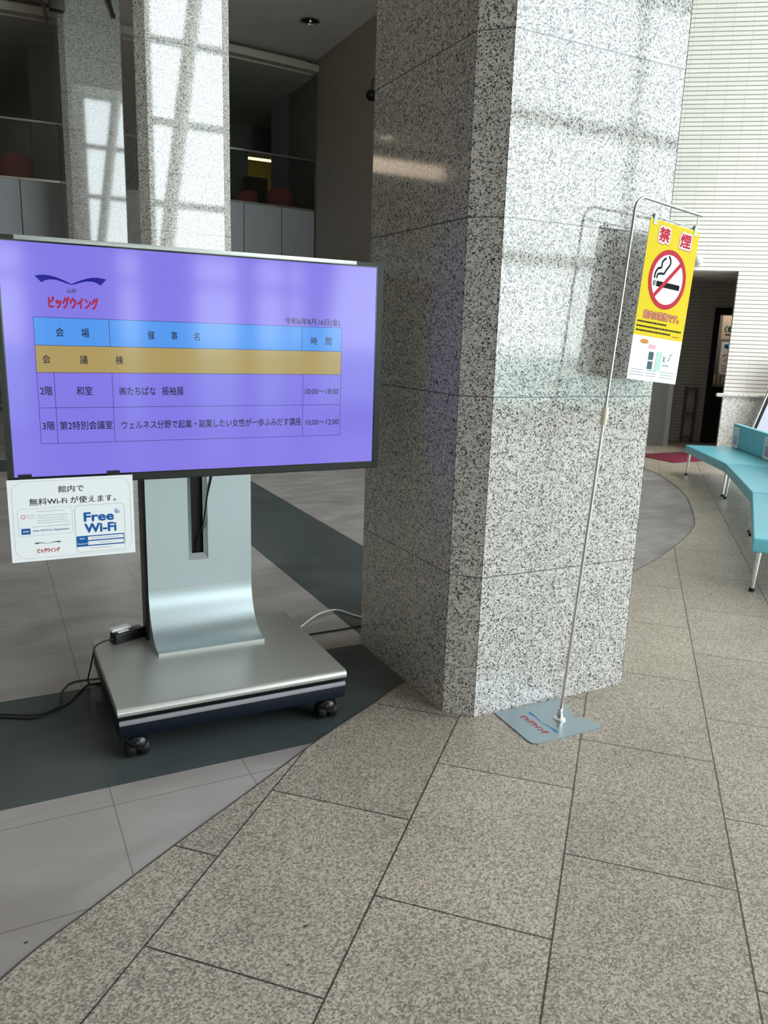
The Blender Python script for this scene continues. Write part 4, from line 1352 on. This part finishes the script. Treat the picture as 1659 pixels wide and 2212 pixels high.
tag(b.build('light_band', loc=(-8.1, 22.0, 6.35)), 'warm lit light band far left in the gallery, mirrored in the big pillar', 'ceiling light')
# round black lamp with its bracket, half hidden behind the big pillar
c = (6.80, 14.2, 5.80)
wlm = thing('wall_spotlight', 'small black spotlight on the brown wall at the pillar edge', 'lamp', c)
b = MB(c)
bm = bmesh.new()
bmesh.ops.create_uvsphere(bm, u_segments=20, v_segments=12, radius=0.10)
b.bm(bm, M['black'], True, Matrix.Translation((6.72, 14.20, 5.78)))
b.build('lamp_head', wlm)
b = MB(c)
b.tube([(6.72, 14.20, 5.86), (6.72, 14.16, 6.04), (6.85, 14.16, 6.04)], 0.02, M['bronze'], 8)
b.build('bracket', wlm)
# dark steel brackets by the far pillar head
for pts, lab in (([(1.17, 15.66, 7.2), (1.39, 15.66, 6.36), (1.47, 15.66, 6.36)], 'dark steel strut left of the farther pillar head'),
                 ([(2.30, 15.70, 7.2), (2.44, 15.70, 6.74), (2.47, 15.70, 6.74)], 'dark steel strut right of the farther pillar head')):
    b = MB(pts[1])
    b.tube(pts, 0.035, M['bronze'], 8)
    tag(b.build('ceiling_strut', loc=pts[1]), lab, 'strut')
b = MB((1.52, 15.70, 6.66))
b.box((1.40, 15.60, 6.64), (1.64, 15.76, 7.18), M['bronze'], bev=0.015)
tag(b.build('ceiling_bracket', loc=(1.52, 15.70, 6.66)), 'dark bronze box bracket over the corner of the farther pillar', 'bracket')
# armchairs in the gallery
def armchair(x, y, rz, label, first=None):
    if first:
        t = copy_tree(first)
        t.location = (x, y, 4.05)
        t.rotation_euler = (0, 0, rz)
        t['label'] = label
        return t
    t = thing('armchair', label, 'chair', (0, 0, 0), 0, 'red armchairs in the gallery')
    b = MB()
    b.box((-0.24, -0.26, 0.20), (0.24, 0.24, 0.40), M['red_chair'], bev=0.05, seg=3)
    b.build('seat', t)
    b = MB()
    pts = []
    prof = []
    for i in range(13):
        a = PI * (0.0 + i / 12)
        prof.append((0.31 * math.cos(a), 0.04 + 0.28 * math.sin(a)))
    inn = [(0.24 / 0.31 * x_, 0.04 + (y_ - 0.04) * 0.75) for x_, y_ in prof]
    N = len(prof)
    def top(i):
        return 0.50 + 0.19 * math.sin(PI * i / (N - 1)) ** 0.7
    vs = [(x_, y_, 0.2) for x_, y_ in prof] + [(x_, y_, 0.2) for x_, y_ in inn] + [(x_, y_, top(i)) for i, (x_, y_) in enumerate(prof)] + [(x_, y_, top(i)) for i, (x_, y_) in enumerate(inn)]
    fs = []
    for i in range(N - 1):
        fs += [[i, i + 1, 2 * N + i + 1, 2 * N + i], [N + i, 3 * N + i, 3 * N + i + 1, N + i + 1], [2 * N + i, 2 * N + i + 1, 3 * N + i + 1, 3 * N + i], [i, N + i, N + i + 1, i + 1]]
    fs += [[0, 2 * N, 3 * N, N], [N - 1, 2 * N - 1, 4 * N - 1, 3 * N - 1]]
    b.add(vs, fs, M['red_chair'], True)
    b.build('backrest', t)
    for sx in (-0.2, 0.2):
        for sy in (-0.2, 0.2):
            b = MB()
            b.tube([(sx, sy, 0.23), (sx * 1.1, sy * 1.1, 0.0)], [0.022, 0.014], M['brown_wood'], 8)
            b.build('leg', t)
    t.location = (x, y, 4.05)
    t.rotation_euler = (0, 0, rz)
    return t
a1 = armchair(6.45, 18.50, PI * 0.92, 'red tub armchair behind the glass beside the brown wall')
armchair(5.85, 19.35, PI * 1.15, 'red armchair in the gallery below the yellow lit opening', a1)
armchair(0.86, 18.2, PI, 'dark red armchair behind the glass at far left', a1)
b = MB((6.35, 20.5, 4.05))
b.box((6.15, 20.3, 4.05), (6.75, 20.75, 5.28), M['black'], bev=0.01)
b.box((6.15, 20.29, 4.8), (6.75, 20.3, 5.24), M['black_gloss'])
tag(b.build('dark_cabinet', loc=(6.35, 20.5, 4.05)), 'small black cabinet in the gallery before the yellow room', 'cabinet')
# fluorescent batten in the yellow room
b = MB((7.2, 23.2, 6.4))
b.box((7.05, 22.85, 6.27), (8.0, 22.97, 6.495), M['white_plastic'])
b.box((7.06, 22.86, 6.22), (7.99, 22.96, 6.27), M['lamp_warm'])
tag(b.build('batten_light', loc=(7.2, 23.2, 6.4)), 'lit batten lamp inside the yellow room', 'ceiling light')
